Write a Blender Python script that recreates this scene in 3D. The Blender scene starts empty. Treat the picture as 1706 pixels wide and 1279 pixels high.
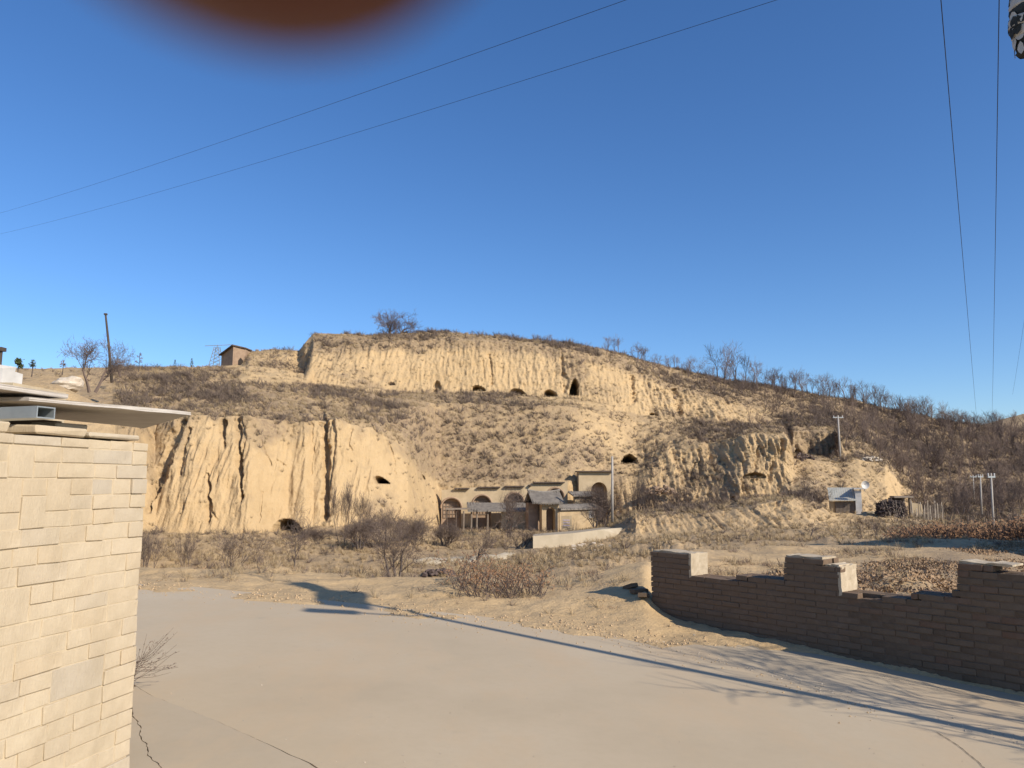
import bpy, bmesh, math, random
import numpy as np
from mathutils import Vector, Matrix

random.seed(7); np.random.seed(7)
R = math.radians
scene = bpy.context.scene
COL = scene.collection

# ------------------------------------------------------------------ camera
EYE = 1.7
F = 1289.0                       # focal length in photograph pixels (photograph 1706 x 1279)
PITCH = math.atan(165.0 / F)
cam_d = bpy.data.cameras.new("camera")
cam = bpy.data.objects.new("camera", cam_d); COL.objects.link(cam)
cam.location = (0, 0, EYE)
cam.rotation_euler = (math.pi / 2 + PITCH, 0, 0)
cam_d.sensor_width = 36.0
cam_d.lens = F / 1706 * 36.0
cam_d.clip_start = 0.008
cam_d.clip_end = 6000
cam_d.dof.use_dof = True         # a phone lens: only what is a few centimetres away is soft
cam_d.dof.focus_distance = 60.0
cam_d.dof.aperture_fstop = 14
scene.camera = cam

# ------------------------------------------------------------------ sky and sun
SHADOW_AZ = -51.5                # shadows fall this way (degrees from straight ahead, + to the right)
SUN_EL = 31.0
world = bpy.data.worlds.new("World"); scene.world = world
world.use_nodes = True
wt = world.node_tree; wt.nodes.clear()
wo = wt.nodes.new("ShaderNodeOutputWorld"); bg = wt.nodes.new("ShaderNodeBackground")
sky = wt.nodes.new("ShaderNodeTexSky"); sky.sky_type = 'NISHITA'; sky.sun_disc = False
sky.sun_elevation = R(SUN_EL); sky.sun_rotation = R(SHADOW_AZ + 180)
sky.altitude = 900; sky.air_density = 1.0; sky.dust_density = 1.0; sky.ozone_density = 4.5
bg.inputs[1].default_value = 0.14
hsn = wt.nodes.new("ShaderNodeHueSaturation"); hsn.inputs["Saturation"].default_value = 1.16; hsn.inputs["Hue"].default_value = 0.505
wt.links.new(sky.outputs[0], hsn.inputs["Color"]); wt.links.new(hsn.outputs[0], bg.inputs[0]); wt.links.new(bg.outputs[0], wo.inputs[0])

sun_d = bpy.data.lights.new("sun", 'SUN'); sun_d.energy = 4.7; sun_d.angle = R(0.5)
sun_d.color = (1.0, 0.90, 0.77)
sun = bpy.data.objects.new("sun", sun_d); COL.objects.link(sun)
saz = R(SHADOW_AZ + 180)
SUNV = Vector((math.sin(saz) * math.cos(R(SUN_EL)), math.cos(saz) * math.cos(R(SUN_EL)), math.sin(R(SUN_EL))))
sun.rotation_euler = SUNV.to_track_quat('Z', 'Y').to_euler()
sun.location = SUNV * 50

scene.view_settings.view_transform = 'Standard'
scene.view_settings.look = 'None'
scene.view_settings.gamma = 1.0
scene.view_settings.exposure = 0.22
scene.view_settings.use_curve_mapping = False
scene.cycles.max_bounces = 5
scene.cycles.diffuse_bounces = 3

# ------------------------------------------------------------------ helpers
CT, ST = math.cos(PITCH), math.sin(PITCH)
def ray(px, py):
    u = (px - 853.0) / F; v = (639.5 - py) / F
    return (u, CT - v * ST, ST + v * CT)
def P(px, py, Y):
    r = ray(px, py); k = Y / r[1]
    return Vector((r[0] * k, Y, EYE + r[2] * k))
TILT = 0.05                      # the road falls gently to the right
def tilt(x): return -TILT * np.clip(x, -14, 14)
def G(px, py, z=0.0):            # where the line of sight meets the tilted ground
    r = ray(px, py); k = (z - EYE) / (r[2] + TILT * r[0])
    return Vector((r[0] * k, r[1] * k, z - TILT * r[0] * k))
def on_plane(px, py, o, d):      # vertical plane through o along d -> (distance along d, height)
    n = Vector((-d.y, d.x, 0)); r = Vector(ray(px, py)); c = Vector((0, 0, EYE))
    k = (Vector((o.x, o.y, 0)) - Vector((0, 0, 0))).dot(n) / Vector((r.x, r.y, 0)).dot(n)
    p = c + r * k
    return (Vector((p.x, p.y, 0)) - Vector((o.x, o.y, 0))).dot(d), p.z

_rng = np.random.RandomState(3)
_perm = np.concatenate([_rng.permutation(256)] * 3).astype(np.int64)
_grad = _rng.normal(size=(256, 3)); _grad /= np.linalg.norm(_grad, axis=1)[:, None]
def perlin(x, y, z):
    xi = np.floor(x).astype(np.int64); yi = np.floor(y).astype(np.int64); zi = np.floor(z).astype(np.int64)
    xf = x - xi; yf = y - yi; zf = z - zi
    xi &= 255; yi &= 255; zi &= 255
    f = lambda t: t * t * t * (t * (t * 6 - 15) + 10)
    u, v, w = f(xf), f(yf), f(zf)
    out = 0
    for dx in (0, 1):
        a = _perm[xi + dx]; wx = u if dx else 1 - u
        for dy in (0, 1):
            b = _perm[a + yi + dy]; wy = v if dy else 1 - v
            for dz in (0, 1):
                g = _grad[_perm[b + zi + dz] & 255]; wz = w if dz else 1 - w
                out = out + wx * wy * wz * (g[..., 0] * (xf - dx) + g[..., 1] * (yf - dy) + g[..., 2] * (zf - dz))
    return out * 1.6
def fbm(x, y, z, octv=4, gain=0.5):
    s = 0; a = 1.0; t = 0
    for i in range(octv):
        s = s + a * perlin(x + 17.3 * i, y + 5.1 * i, z + 9.7 * i); t += a; a *= gain
        x = x * 2.03; y = y * 2.03; z = z * 2.03
    return s / t
def sstep(a, b, x):
    t = np.clip((x - a) / (b - a), 0, 1); return t * t * (3 - 2 * t)

def np_mesh(name, verts, quads, smooth=True):
    me = bpy.data.meshes.new(name)
    me.vertices.add(len(verts)); me.vertices.foreach_set("co", np.asarray(verts, np.float32).ravel())
    n = len(quads); k = quads.shape[1]
    me.loops.add(n * k); me.loops.foreach_set("vertex_index", quads.astype(np.int32).ravel())
    me.polygons.add(n); me.polygons.foreach_set("loop_start", np.arange(0, n * k, k, dtype=np.int32))
    me.polygons.foreach_set("loop_total", np.full(n, k, np.int32))
    me.update(calc_edges=True); me.validate()
    if smooth: me.polygons.foreach_set("use_smooth", np.ones(len(me.polygons), bool))
    return me
def grid_quads(nr, nc):
    i = np.arange(nr * nc).reshape(nr, nc)
    return np.stack([i[:-1, :-1].ravel(), i[:-1, 1:].ravel(), i[1:, 1:].ravel(), i[1:, :-1].ravel()], 1)
def add_attr(me, name, vals):
    a = me.attributes.new(name, 'FLOAT', 'POINT'); a.data.foreach_set("value", np.asarray(vals, np.float32).ravel())

def link(name, me, mat=None, parent=None, loc=None):
    o = bpy.data.objects.new(name, me); COL.objects.link(o)
    if mat is not None and me is not None and len(me.materials) == 0: me.materials.append(mat)
    if parent: o.parent = parent
    if loc is not None: o.location = loc
    return o
def thing(name, label, cat, loc=(0, 0, 0), rz=0.0, group=None):
    o = bpy.data.objects.new(name, None); COL.objects.link(o)
    o.location = loc; o.rotation_euler = (0, 0, rz); o.empty_display_size = 0.3
    o["label"] = label; o["category"] = cat
    if group: o["group"] = group
    return o
def tag(o, label=None, cat=None, group=None, kind=None):
    if label: o["label"] = label
    if cat: o["category"] = cat
    if group: o["group"] = group
    if kind: o["kind"] = kind
    return o
def copy_tree(o, parent=None):
    c = o.copy(); COL.objects.link(c); c.parent = parent
    for ch in list(o.children): copy_tree(ch, c)
    return c

class MB:
    """collects boxes, bars and tubes into one mesh"""
    def __init__(s): s.v = []; s.f = []
    def add(s, vs, fs):
        b = len(s.v); s.v += [tuple(v) for v in vs]; s.f += [tuple(b + i for i in f) for f in fs]
    def box(s, lo, hi, M=None, jit=0):
        vs = [Vector((x, y, z)) for z in (lo[2], hi[2]) for y in (lo[1], hi[1]) for x in (lo[0], hi[0])]
        if jit: vs = [v + Vector([random.uniform(-jit, jit) for _ in range(3)]) for v in vs]
        if M is not None: vs = [M @ v for v in vs]
        s.add(vs, [(0, 2, 3, 1), (4, 5, 7, 6), (0, 1, 5, 4), (2, 6, 7, 3), (0, 4, 6, 2), (1, 3, 7, 5)])
    def hexa(s, p):              # 8 points: bottom ring 0-3 ccw, top ring 4-7
        s.add(p, [(0, 3, 2, 1), (4, 5, 6, 7), (0, 1, 5, 4), (1, 2, 6, 5), (2, 3, 7, 6), (3, 0, 4, 7)])
    def tube(s, pts, rad, n=6, cap=True):
        pts = [Vector(p) for p in pts]
        if not hasattr(rad, '__len__'): rad = [rad] * len(pts)
        base = len(s.v); prev = None
        for i, p in enumerate(pts):
            t = (pts[min(i + 1, len(pts) - 1)] - pts[max(i - 1, 0)]).normalized()
            if prev is None:
                a = t.orthogonal().normalized()
            else:
                a = (prev - t * prev.dot(t))
                a = a.normalized() if a.length > 1e-6 else t.orthogonal().normalized()
            prev = a; b = t.cross(a)
            for k in range(n):
                th = 2 * math.pi * k / n
                s.v.append(tuple(p + (a * math.cos(th) + b * math.sin(th)) * rad[i]))
        for i in range(len(pts) - 1):
            for k in range(n):
                k2 = (k + 1) % n
                s.f.append((base + i * n + k, base + i * n + k2, base + (i + 1) * n + k2, base + (i + 1) * n + k))
        if cap:
            s.f.append(tuple(base + k for k in range(n))[::-1])
            e = base + (len(pts) - 1) * n
            s.f.append(tuple(e + k for k in range(n)))
    def mesh(s, name, smooth=False):
        me = bpy.data.meshes.new(name); me.from_pydata(s.v, [], s.f); me.update()
        if smooth: me.polygons.foreach_set("use_smooth", [True] * len(me.polygons))
        return me
    def build(s, name, mat, parent=None, smooth=False, loc=None):
        return link(name, s.mesh(name, smooth), mat, parent, loc)

def block_mesh(name, sx, sy, sz, ch=0.006, jit=0.004, rnd=random):
    """a chamfered, slightly uneven block: 24 vertices, centred on x and y, standing on z=0"""
    v = []; idx = {}
    for ix in (-1, 1):
        for iy in (-1, 1):
            for iz in (-1, 1):
                j = [rnd.uniform(-jit, jit) for _ in range(3)]
                for ax in range(3):
                    c = [ix * (sx / 2 - ch), iy * (sy / 2 - ch), iz * (sz / 2 - ch)]
                    c[ax] += (ix, iy, iz)[ax] * ch
                    idx[(ix, iy, iz, ax)] = len(v)
                    v.append((c[0] + j[0], c[1] + j[1], c[2] + j[2] + sz / 2))
    bm = bmesh.new()
    for c in v: bm.verts.new(c)
    bmesh.ops.convex_hull(bm, input=bm.verts)
    bmesh.ops.dissolve_limit(bm, angle_limit=0.05, verts=bm.verts, edges=bm.edges)
    me = bpy.data.meshes.new(name); bm.to_mesh(me); bm.free()
    return me

# ------------------------------------------------------------------ materials
def new_mat(name, rough=0.9):
    m = bpy.data.materials.new(name); m.use_nodes = True
    nt = m.node_tree; nt.nodes.clear()
    out = nt.nodes.new("ShaderNodeOutputMaterial"); b = nt.nodes.new("ShaderNodeBsdfPrincipled")
    b.inputs["Roughness"].default_value = rough
    b.inputs["Specular IOR Level"].default_value = 0.25
    nt.links.new(b.outputs[0], out.inputs[0])
    return m, nt, b
def N(nt, t, **kw):
    n = nt.nodes.new(t)
    for k, v in kw.items(): setattr(n, k, v)
    return n
def noise_node(nt, scale, detail=5, rough=0.55, vec=None, stretch=None):
    n = N(nt, "ShaderNodeTexNoise"); n.inputs["Scale"].default_value = scale
    n.inputs["Detail"].default_value = detail; n.inputs["Roughness"].default_value = rough
    if vec is None:
        vec = N(nt, "ShaderNodeTexCoord").outputs["Object"]
    if stretch:
        mp = N(nt, "ShaderNodeMapping"); mp.inputs["Scale"].default_value = stretch
        nt.links.new(vec, mp.inputs[0]); vec = mp.outputs[0]
    nt.links.new(vec, n.inputs["Vector"])
    return n.outputs["Fac"]
def ramp(nt, fac, stops):
    r = N(nt, "ShaderNodeValToRGB"); el = r.color_ramp.elements
    while len(el) < len(stops): el.new(0.5)
    for e, (p, c) in zip(el, stops): e.position = p; e.color = (*c, 1)
    nt.links.new(fac, r.inputs[0]); return r.outputs[0]
def mix(nt, fac, a, b, mode='MIX'):
    m = N(nt, "ShaderNodeMix", data_type='RGBA', blend_type=mode)
    for s, v in ((m.inputs[0], fac), (m.inputs[6], a), (m.inputs[7], b)):
        if hasattr(v, "is_linked") or hasattr(v, "links"): nt.links.new(v, s)
        elif isinstance(v, (int, float)): s.default_value = v
        else: s.default_value = (*v, 1)
    return m.outputs[2]
def math_n(nt, op, a, b=None, c=None, clamp=False):
    m = N(nt, "ShaderNodeMath", operation=op); m.use_clamp = clamp
    for i, v in enumerate((a, b, c)):
        if v is None: continue
        if isinstance(v, (int, float)): m.inputs[i].default_value = v
        else: nt.links.new(v, m.inputs[i])
    return m.outputs[0]
def bump(nt, b, h, strength=0.5, dist=0.02):
    n = N(nt, "ShaderNodeBump"); n.inputs["Strength"].default_value = strength
    n.inputs["Distance"].default_value = dist
    nt.links.new(h, n.inputs["Height"]); nt.links.new(n.outputs[0], b.inputs["Normal"])
def simple(name, c1, c2, scale=3.0, rough=0.9, bmp=0.3, bdist=0.01, objvar=0.0, stretch=None, metal=0.0, detail=6):
    m, nt, b = new_mat(name, rough)
    f = noise_node(nt, scale, detail, 0.6, stretch=stretch)
    col = ramp(nt, f, [(0.3, c1), (0.7, c2)])
    if objvar:
        oi = N(nt, "ShaderNodeObjectInfo")
        v = math_n(nt, 'MULTIPLY_ADD', oi.outputs["Random"], objvar, 1 - objvar / 2)
        hs = N(nt, "ShaderNodeHueSaturation"); nt.links.new(col, hs.inputs["Color"]); nt.links.new(v, hs.inputs["Value"])
        col = hs.outputs[0]
    nt.links.new(col, b.inputs["Base Color"]); b.inputs["Metallic"].default_value = metal
    if bmp: bump(nt, b, noise_node(nt, scale * 4, 5, 0.6, stretch=stretch), bmp, bdist)
    return m

M = {}
M['bark'] = simple("bark", (0.075, 0.058, 0.048), (0.15, 0.12, 0.10), 8)
M['bark_far'] = simple("grey bark", (0.135, 0.098, 0.078), (0.205, 0.152, 0.12), 4, bmp=0)
M['twig'] = simple("twig", (0.13, 0.095, 0.075), (0.22, 0.165, 0.125), 6, bmp=0)
M['straw'] = simple("straw", (0.30, 0.22, 0.12), (0.46, 0.35, 0.21), 6, bmp=0)
M['brush'] = simple("brush", (0.10, 0.075, 0.06), (0.19, 0.145, 0.11), 5, bmp=0)
M['dry_leaf'] = simple("dry leaves", (0.12, 0.06, 0.035), (0.32, 0.19, 0.10), 30, bmp=0, objvar=0.3)
M['litter'] = simple("leaf litter", (0.24, 0.155, 0.09), (0.42, 0.29, 0.17), 30, bmp=0)
M['green_leaf'] = simple("green leaves", (0.05, 0.07, 0.03), (0.10, 0.12, 0.05), 30, bmp=0)
M['pole_concrete'] = simple("pole concrete", (0.33, 0.30, 0.26), (0.43, 0.40, 0.35), 2)
M['pole_wood'] = simple("pole wood", (0.05, 0.04, 0.035), (0.10, 0.08, 0.06), 2, stretch=(1, 1, .2))
M['wire'] = simple("cable", (0.02, 0.025, 0.035), (0.03, 0.035, 0.05), 5, rough=0.6, bmp=0)
M['metal'] = simple("galvanised metal", (0.30, 0.33, 0.33), (0.42, 0.45, 0.44), 6, rough=0.45, metal=0.5, bmp=0.05)
M['slab'] = simple("slab concrete", (0.42, 0.38, 0.33), (0.54, 0.50, 0.44), 5, bmp=0.25, bdist=0.004)
M['tile'] = simple("grey roof tile", (0.13, 0.115, 0.10), (0.25, 0.22, 0.18), 2.5, objvar=0.35)
M['adobe'] = simple("adobe", (0.38, 0.28, 0.16), (0.50, 0.38, 0.23), 1.5, bmp=0.5, bdist=0.03)
M['adobe_pale'] = simple("pale plaster", (0.38, 0.29, 0.175), (0.52, 0.41, 0.26), .9, bmp=0.3, bdist=0.02)
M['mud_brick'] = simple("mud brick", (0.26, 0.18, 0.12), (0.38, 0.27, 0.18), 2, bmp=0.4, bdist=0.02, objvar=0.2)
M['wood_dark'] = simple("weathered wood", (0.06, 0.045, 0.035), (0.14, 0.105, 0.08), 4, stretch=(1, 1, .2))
M['wood_grey'] = simple("grey wood", (0.16, 0.13, 0.10), (0.27, 0.22, 0.17), 4)
M['paint_white'] = simple("white paint", (0.50, 0.48, 0.44), (0.64, 0.62, 0.57), 3, rough=0.6, bmp=0.1)
M['stack_wood'] = simple("firewood", (0.07, 0.05, 0.045), (0.17, 0.13, 0.11), 6, objvar=0.5)
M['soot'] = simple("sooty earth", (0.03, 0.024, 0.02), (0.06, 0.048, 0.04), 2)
M['rubble'] = simple("pale rubble", (0.42, 0.35, 0.26), (0.60, 0.52, 0.41), 6, objvar=0.3)
M['skin'] = simple("skin", (0.085, 0.026, 0.017), (0.11, 0.035, 0.022), 300, rough=0.55, bmp=0)
M['nail'] = simple("nail", (0.28, 0.14, 0.11), (0.32, 0.16, 0.13), 200, rough=0.3, bmp=0)
M['tarp_light'] = simple("grey tape", (0.34, 0.33, 0.30), (0.50, 0.48, 0.44), 8)
M['tarp_dark'] = simple("black tape", (0.012, 0.014, 0.014), (0.04, 0.045, 0.045), 8)
M['panel_dark'] = simple("solar cell", (0.01, 0.015, 0.04), (0.02, 0.025, 0.06), 4, rough=0.2)

# brick: dusty grey-brown brick with soot and dirt
m, nt, b = new_mat("old brick", 0.95)
oi = N(nt, "ShaderNodeObjectInfo")
c = ramp(nt, oi.outputs["Random"], [(0.0, (0.12, 0.083, 0.052)), (0.45, (0.165, 0.117, 0.074)), (0.8, (0.20, 0.145, 0.094)), (1.0, (0.19, 0.105, 0.064))])
f = noise_node(nt, 9, 7, 0.65)
c = mix(nt, f, c, ramp(nt, f, [(0.35, (0.08, 0.055, 0.037)), (0.7, (0.18, 0.13, 0.09))]), 'MIX')
nt.links.new(c, b.inputs["Base Color"]); bump(nt, b, noise_node(nt, 45, 6, 0.7), 0.5, 0.006)
M['brick'] = m
M['brick_lit'] = simple("sunlit brick tone", (0.38, 0.305, 0.205), (0.52, 0.435, 0.31), 14, objvar=0.15, bmp=0.5, bdist=0.006)  # paler copy of the brick colour, painting sun on stump ends and caps
M['mortar'] = simple("mortar", (0.115, 0.08, 0.054), (0.155, 0.11, 0.075), 20, bmp=0.5, bdist=0.006)

# dressed sandstone blocks with yellow, pink and grey tints
m, nt, b = new_mat("sandstone", 0.92)
oi = N(nt, "ShaderNodeObjectInfo")
c = ramp(nt, oi.outputs["Random"], [(0.0, (0.50, 0.405, 0.26)), (0.3, (0.54, 0.44, 0.29)), (0.6, (0.52, 0.42, 0.27)), (0.8, (0.50, 0.385, 0.23)),
                                    (0.92, (0.46, 0.39, 0.28)), (1.0, (0.37, 0.33, 0.26))])
f = noise_node(nt, 5, 6, 0.6)
c2 = ramp(nt, f, [(0.3, (0.40, 0.32, 0.215)), (0.5, (0.53, 0.435, 0.305)), (0.72, (0.60, 0.51, 0.37))])
c = mix(nt, 0.45, c, c2)
f2 = noise_node(nt, 30, 5, 0.7, stretch=(1, 1, 0.25))
c = mix(nt, math_n(nt, 'MULTIPLY', f2, 0.35), c, (0.40, 0.34, 0.26))
pos = N(nt, 'ShaderNodeNewGeometry').outputs['Position']
st3 = noise_node(nt, 2.4, 7, 0.7, pos, (1, 1, .5))
c = mix(nt, ramp(nt, st3, [(0.50, (0, 0, 0)), (0.72, (.55, .55, .55))]), c, (0.36, 0.29, 0.19))
st4 = noise_node(nt, 1.3, 6, 0.7, pos)
c = mix(nt, ramp(nt, st4, [(0.52, (0, 0, 0)), (0.70, (.5, .5, .5))]), c, (0.62, 0.53, 0.37))
nt.links.new(c, b.inputs["Base Color"])
hh = math_n(nt, 'ADD', noise_node(nt, 60, 6, 0.7, stretch=(2.2, 2.2, 0.5)), math_n(nt, 'MULTIPLY', noise_node(nt, 9, 4, 0.6), 1.5))
st2 = noise_node(nt, 3.2, 6, 0.7, N(nt, 'ShaderNodeNewGeometry').outputs['Position'])
bump(nt, b, hh, 0.6, 0.008)
M['stone'] = m
M['joint'] = simple("lime mortar", (0.44, 0.355, 0.235), (0.53, 0.435, 0.29), 12, bmp=0.4, bdist=0.004)

# loess with dry scrub; attribute 'brush' says how overgrown, 'soot' how sooty (inside the caves)
def loess_material(name, near=False):
    m, nt, b = new_mat(name, 0.97)
    at = N(nt, "ShaderNodeAttribute", attribute_name="brush")
    tc = N(nt, "ShaderNodeTexCoord").outputs["Object"]
    k = 6.0 if near else 1.0
    big = noise_node(nt, 0.12 * k, 5, 0.6, tc)
    streak = noise_node(nt, 1.1 * k, 7, 0.66, tc, (1.4, 1.4, 0.13))
    fine = noise_node(nt, 3.2 * k, 8, 0.68, tc)
    base = ramp(nt, big, [(0.30, (0.43, 0.295, 0.14)), (0.5, (0.515, 0.362, 0.182)), (0.72, (0.58, 0.418, 0.222))])
    st = ramp(nt, streak, [(0.30, (0.33, 0.218, 0.108)), (0.44, (0.50, 0.352, 0.18)), (0.75, (0.59, 0.43, 0.235))])
    base = mix(nt, 0.45, base, st)
    base = mix(nt, math_n(nt, 'MULTIPLY', fine, 0.5), base, (0.47, 0.34, 0.20))
    f1 = noise_node(nt, 0.8 * k, 8, 0.72, tc)
    mask = math_n(nt, 'ADD', at.outputs["Fac"], math_n(nt, 'MULTIPLY_ADD', f1, 2.2, -1.1))
    mask = math_n(nt, 'MULTIPLY_ADD', mask, 1.6, -0.3, clamp=True)
    scrub = ramp(nt, fine, [(0.30, (0.15, 0.105, 0.072)), (0.45, (0.25, 0.18, 0.115)), (0.6, (0.36, 0.265, 0.155)), (0.78, (0.44, 0.33, 0.19))])
    c = mix(nt, math_n(nt, 'MULTIPLY', mask, 0.85), base, scrub)
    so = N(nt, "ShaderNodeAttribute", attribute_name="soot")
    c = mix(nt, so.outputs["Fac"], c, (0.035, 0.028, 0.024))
    nt.links.new(c, b.inputs["Base Color"])
    h = math_n(nt, 'ADD', streak, math_n(nt, 'MULTIPLY', fine, 0.7))
    bump(nt, b, h, 0.6, 0.35 if not near else 0.05)
    return m
M['loess'] = loess_material("loess hillside")
M['earth'] = loess_material("bare earth", True)

# concrete road, dusty
def road_material(name, a, bb, cc):
    m, nt, b = new_mat(name, 0.85)
    tc = N(nt, "ShaderNodeTexCoord").outputs["Object"]
    f = noise_node(nt, 0.35, 6, 0.6, tc); f2 = noise_node(nt, 14, 6, 0.7, tc); f3 = noise_node(nt, 160, 3, 0.6, tc)
    c = ramp(nt, f, [(0.3, a), (0.5, bb), (0.7, cc)])
    c = mix(nt, math_n(nt, 'MULTIPLY', ramp(nt, f2, [(0.45, (0, 0, 0)), (0.7, (1, 1, 1))]), 0.25), c, a)
    c = mix(nt, math_n(nt, 'MULTIPLY', f3, 0.16), c, (0.30, 0.26, 0.21))
    st = noise_node(nt, 1.7, 6, 0.7, tc)
    c = mix(nt, ramp(nt, st, [(0.62, (0, 0, 0)), (0.78, (0.3, 0.3, 0.3))]), c, (0.27, 0.24, 0.20))
    dn_ = noise_node(nt, 0.8, 7, 0.7, tc, (1, .45, 1))
    c = mix(nt, ramp(nt, dn_, [(0.48, (0, 0, 0)), (0.70, (.75, .75, .75))]), c, (0.52, 0.385, 0.235))
    nt.links.new(c, b.inputs["Base Color"])
    bump(nt, b, math_n(nt, 'ADD', f3, math_n(nt, 'MULTIPLY', f2, 2)), 0.25, 0.003)
    return m
M['road'] = road_material("dusty concrete", (0.44, 0.35, 0.225), (0.50, 0.40, 0.262), (0.535, 0.44, 0.30))
M['road2'] = road_material("cracked concrete", (0.41, 0.33, 0.215), (0.46, 0.375, 0.255), (0.50, 0.415, 0.29))

# ------------------------------------------------------------------ near ground
RE_PX = [(-600, 972), (0, 978), (230, 985), (330, 990), (420, 1000), (600, 1020), (800, 1042), (1000, 1062), (1160, 1092), (1280, 1127), (1420, 1172), (1560, 1215), (1706, 1258), (1900, 1330)]
def interp(x, tab, k=1): return np.interp(x, [t[0] for t in tab], [t[k] for t in tab])
edge_w = [G(a, b_) for a, b_ in RE_PX]
EDGE_T = [(p.x / p.y, p.y) for p in edge_w]              # road's far edge: distance by direction
# crest of the berm beyond the road: direction -> (distance, height)
CREST = []
for px, py, Y in [(-600, 950, 15), (0, 955, 14.5), (230, 957, 14.0), (330, 955, 13.8), (400, 947, 13.6), (470, 950, 13.4), (540, 958, 13.2), (620, 964, 13.0), (700, 969, 12.6),
                  (780, 972, 12.3), (850, 984, 12.0), (910, 980, 12.2), (960, 963, 12.6), (1020, 950, 12.6), (1075, 938, 12.8), (1160, 918, 18), (1250, 912, 20), (1400, 908, 21),
                  (1500, 900, 22), (1600, 898, 22), (1706, 905, 22), (2300, 905, 22)]:
    p = P(px, py, Y); CREST.append((p.x / p.y, Y, p.z - tilt(p.x)))
WALL_O = G(1086, 1030); WALL_AZ = 139.0
WALL_D = Vector((math.sin(R(WALL_AZ)), math.cos(R(WALL_AZ)), 0))
WALL_N = Vector((-WALL_D.y, WALL_D.x, 0))                # points behind the wall (away from the camera)
if WALL_N.y < 0: WALL_N = -WALL_N
def near_ground(x, y):
    x = np.asarray(x, float); y = np.asarray(y, float)
    ys = np.maximum(y, 0.6); t = np.clip(x / ys, -6, 6)
    ye = np.interp(t, [a for a, _ in EDGE_T], [b for _, b in EDGE_T])
    yc = np.interp(t, [c[0] for c in CREST], [c[1] for c in CREST])
    zc = np.interp(t, [c[0] for c in CREST], [c[2] for c in CREST])
    jag = 0.22 * fbm(x * 1.1, y * 1.1, 0 * x, 3)
    k = sstep(0, 1, (y - ye - 0.15 + jag) / np.maximum(yc - ye - 0.15, 0.3))
    z = -0.02 + 0.03 * sstep(-0.12, 0.10, y - ye + jag * 1.6) + k * zc
    # fall away into the valley behind the crest
    yd = yc + 0.15
    z = z - np.maximum(0, y - yd) * 0.7 * sstep(-.3, 1.8, y - yd)
    onroad = sstep(0.05, -0.3, y - ye + jag)
    amp = 1 - onroad
    z = z + amp * (0.06 * fbm(x * 0.9, y * 0.9, 3 + 0 * x, 4) + 0.034 * fbm(x * 4, y * 4, 1 + 0 * x, 5) + 0.012 * fbm(x * 13, y * 13, 1 + 0 * x, 3)) + amp * 0.16 * k * fbm(x * .45, y * .8, 9 + 0 * x, 3)
    # banked earth behind the brick wall
    sx = (x - WALL_O.x) * WALL_D.x + (y - WALL_O.y) * WALL_D.y
    dx = (x - WALL_O.x) * WALL_N.x + (y - WALL_O.y) * WALL_N.y
    bank = sstep(0.25, 1.4, dx) * sstep(5.5, 2.5, dx) * sstep(-0.6, 1.0, sx) * (0.42 + 0.34 * fbm(x * .8, y * .8, 4 + 0 * x, 4))
    bank2 = sstep(-0.5, 0.1, dx) * sstep(-0.8, 0.3, sx) * (0.012 + .05 * fbm(x * 1.7, y * 1.7, 6 + 0 * x, 3))
    z = z + bank + bank2 * (1 - sstep(0.1, 0.5, dx))
    # flat under the shoulder in front of the wall
    front = sstep(0.02, -0.12, dx) * sstep(0.2, 1.2, sx) * sstep(9.2, 8.6, y)
    z = z * (1 - front) - 0.03 * front
    # small mound at the left end of the wall
    return z + tilt(x)
xs = np.concatenate([np.arange(-26, -7, 0.25), np.arange(-7, 9, 0.07), np.arange(9, 34, 0.2)])
ys = np.concatenate([np.arange(-10, 3, 0.25), np.arange(3, 9.5, 0.07), np.arange(9.5, 16, 0.055), np.arange(16, 34, 0.14)])
X, Y = np.meshgrid(xs, ys)
Z = near_ground(X, Y)
me = np_mesh("ground", np.stack([X.ravel(), Y.ravel(), Z.ravel()], 1), grid_quads(*X.shape))
bn = 0.10 + 0.30 * fbm(X * .5, Y * .5, 0 * X, 3) + 0.25 * sstep(13, 16, Y) 
bn = np.where(Y < 12.5, bn - 0.12, bn)
bn = bn + 0.55 * sstep(.6, 1.6, (X - WALL_O.x) * WALL_N.x + (Y - WALL_O.y) * WALL_N.y) * sstep(-1, .5, (X - WALL_O.x) * WALL_D.x + (Y - WALL_O.y) * WALL_D.y)
add_attr(me, "brush", np.clip(bn, 0, 1)); add_attr(me, "soot", 0 * X)
tag(link("ground", me, M['earth']), "pale bare earth verge and berm between the road and the valley", kind="structure")
# wide sheets far below and around, out to the horizon
mb = MB(); mb.box((-3000, -3000, -14.0), (3000, 5000, -13.5)); 
tag(mb.build("far_ground", M['adobe']), "level valley floor running on to the horizon", kind="structure")

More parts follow.
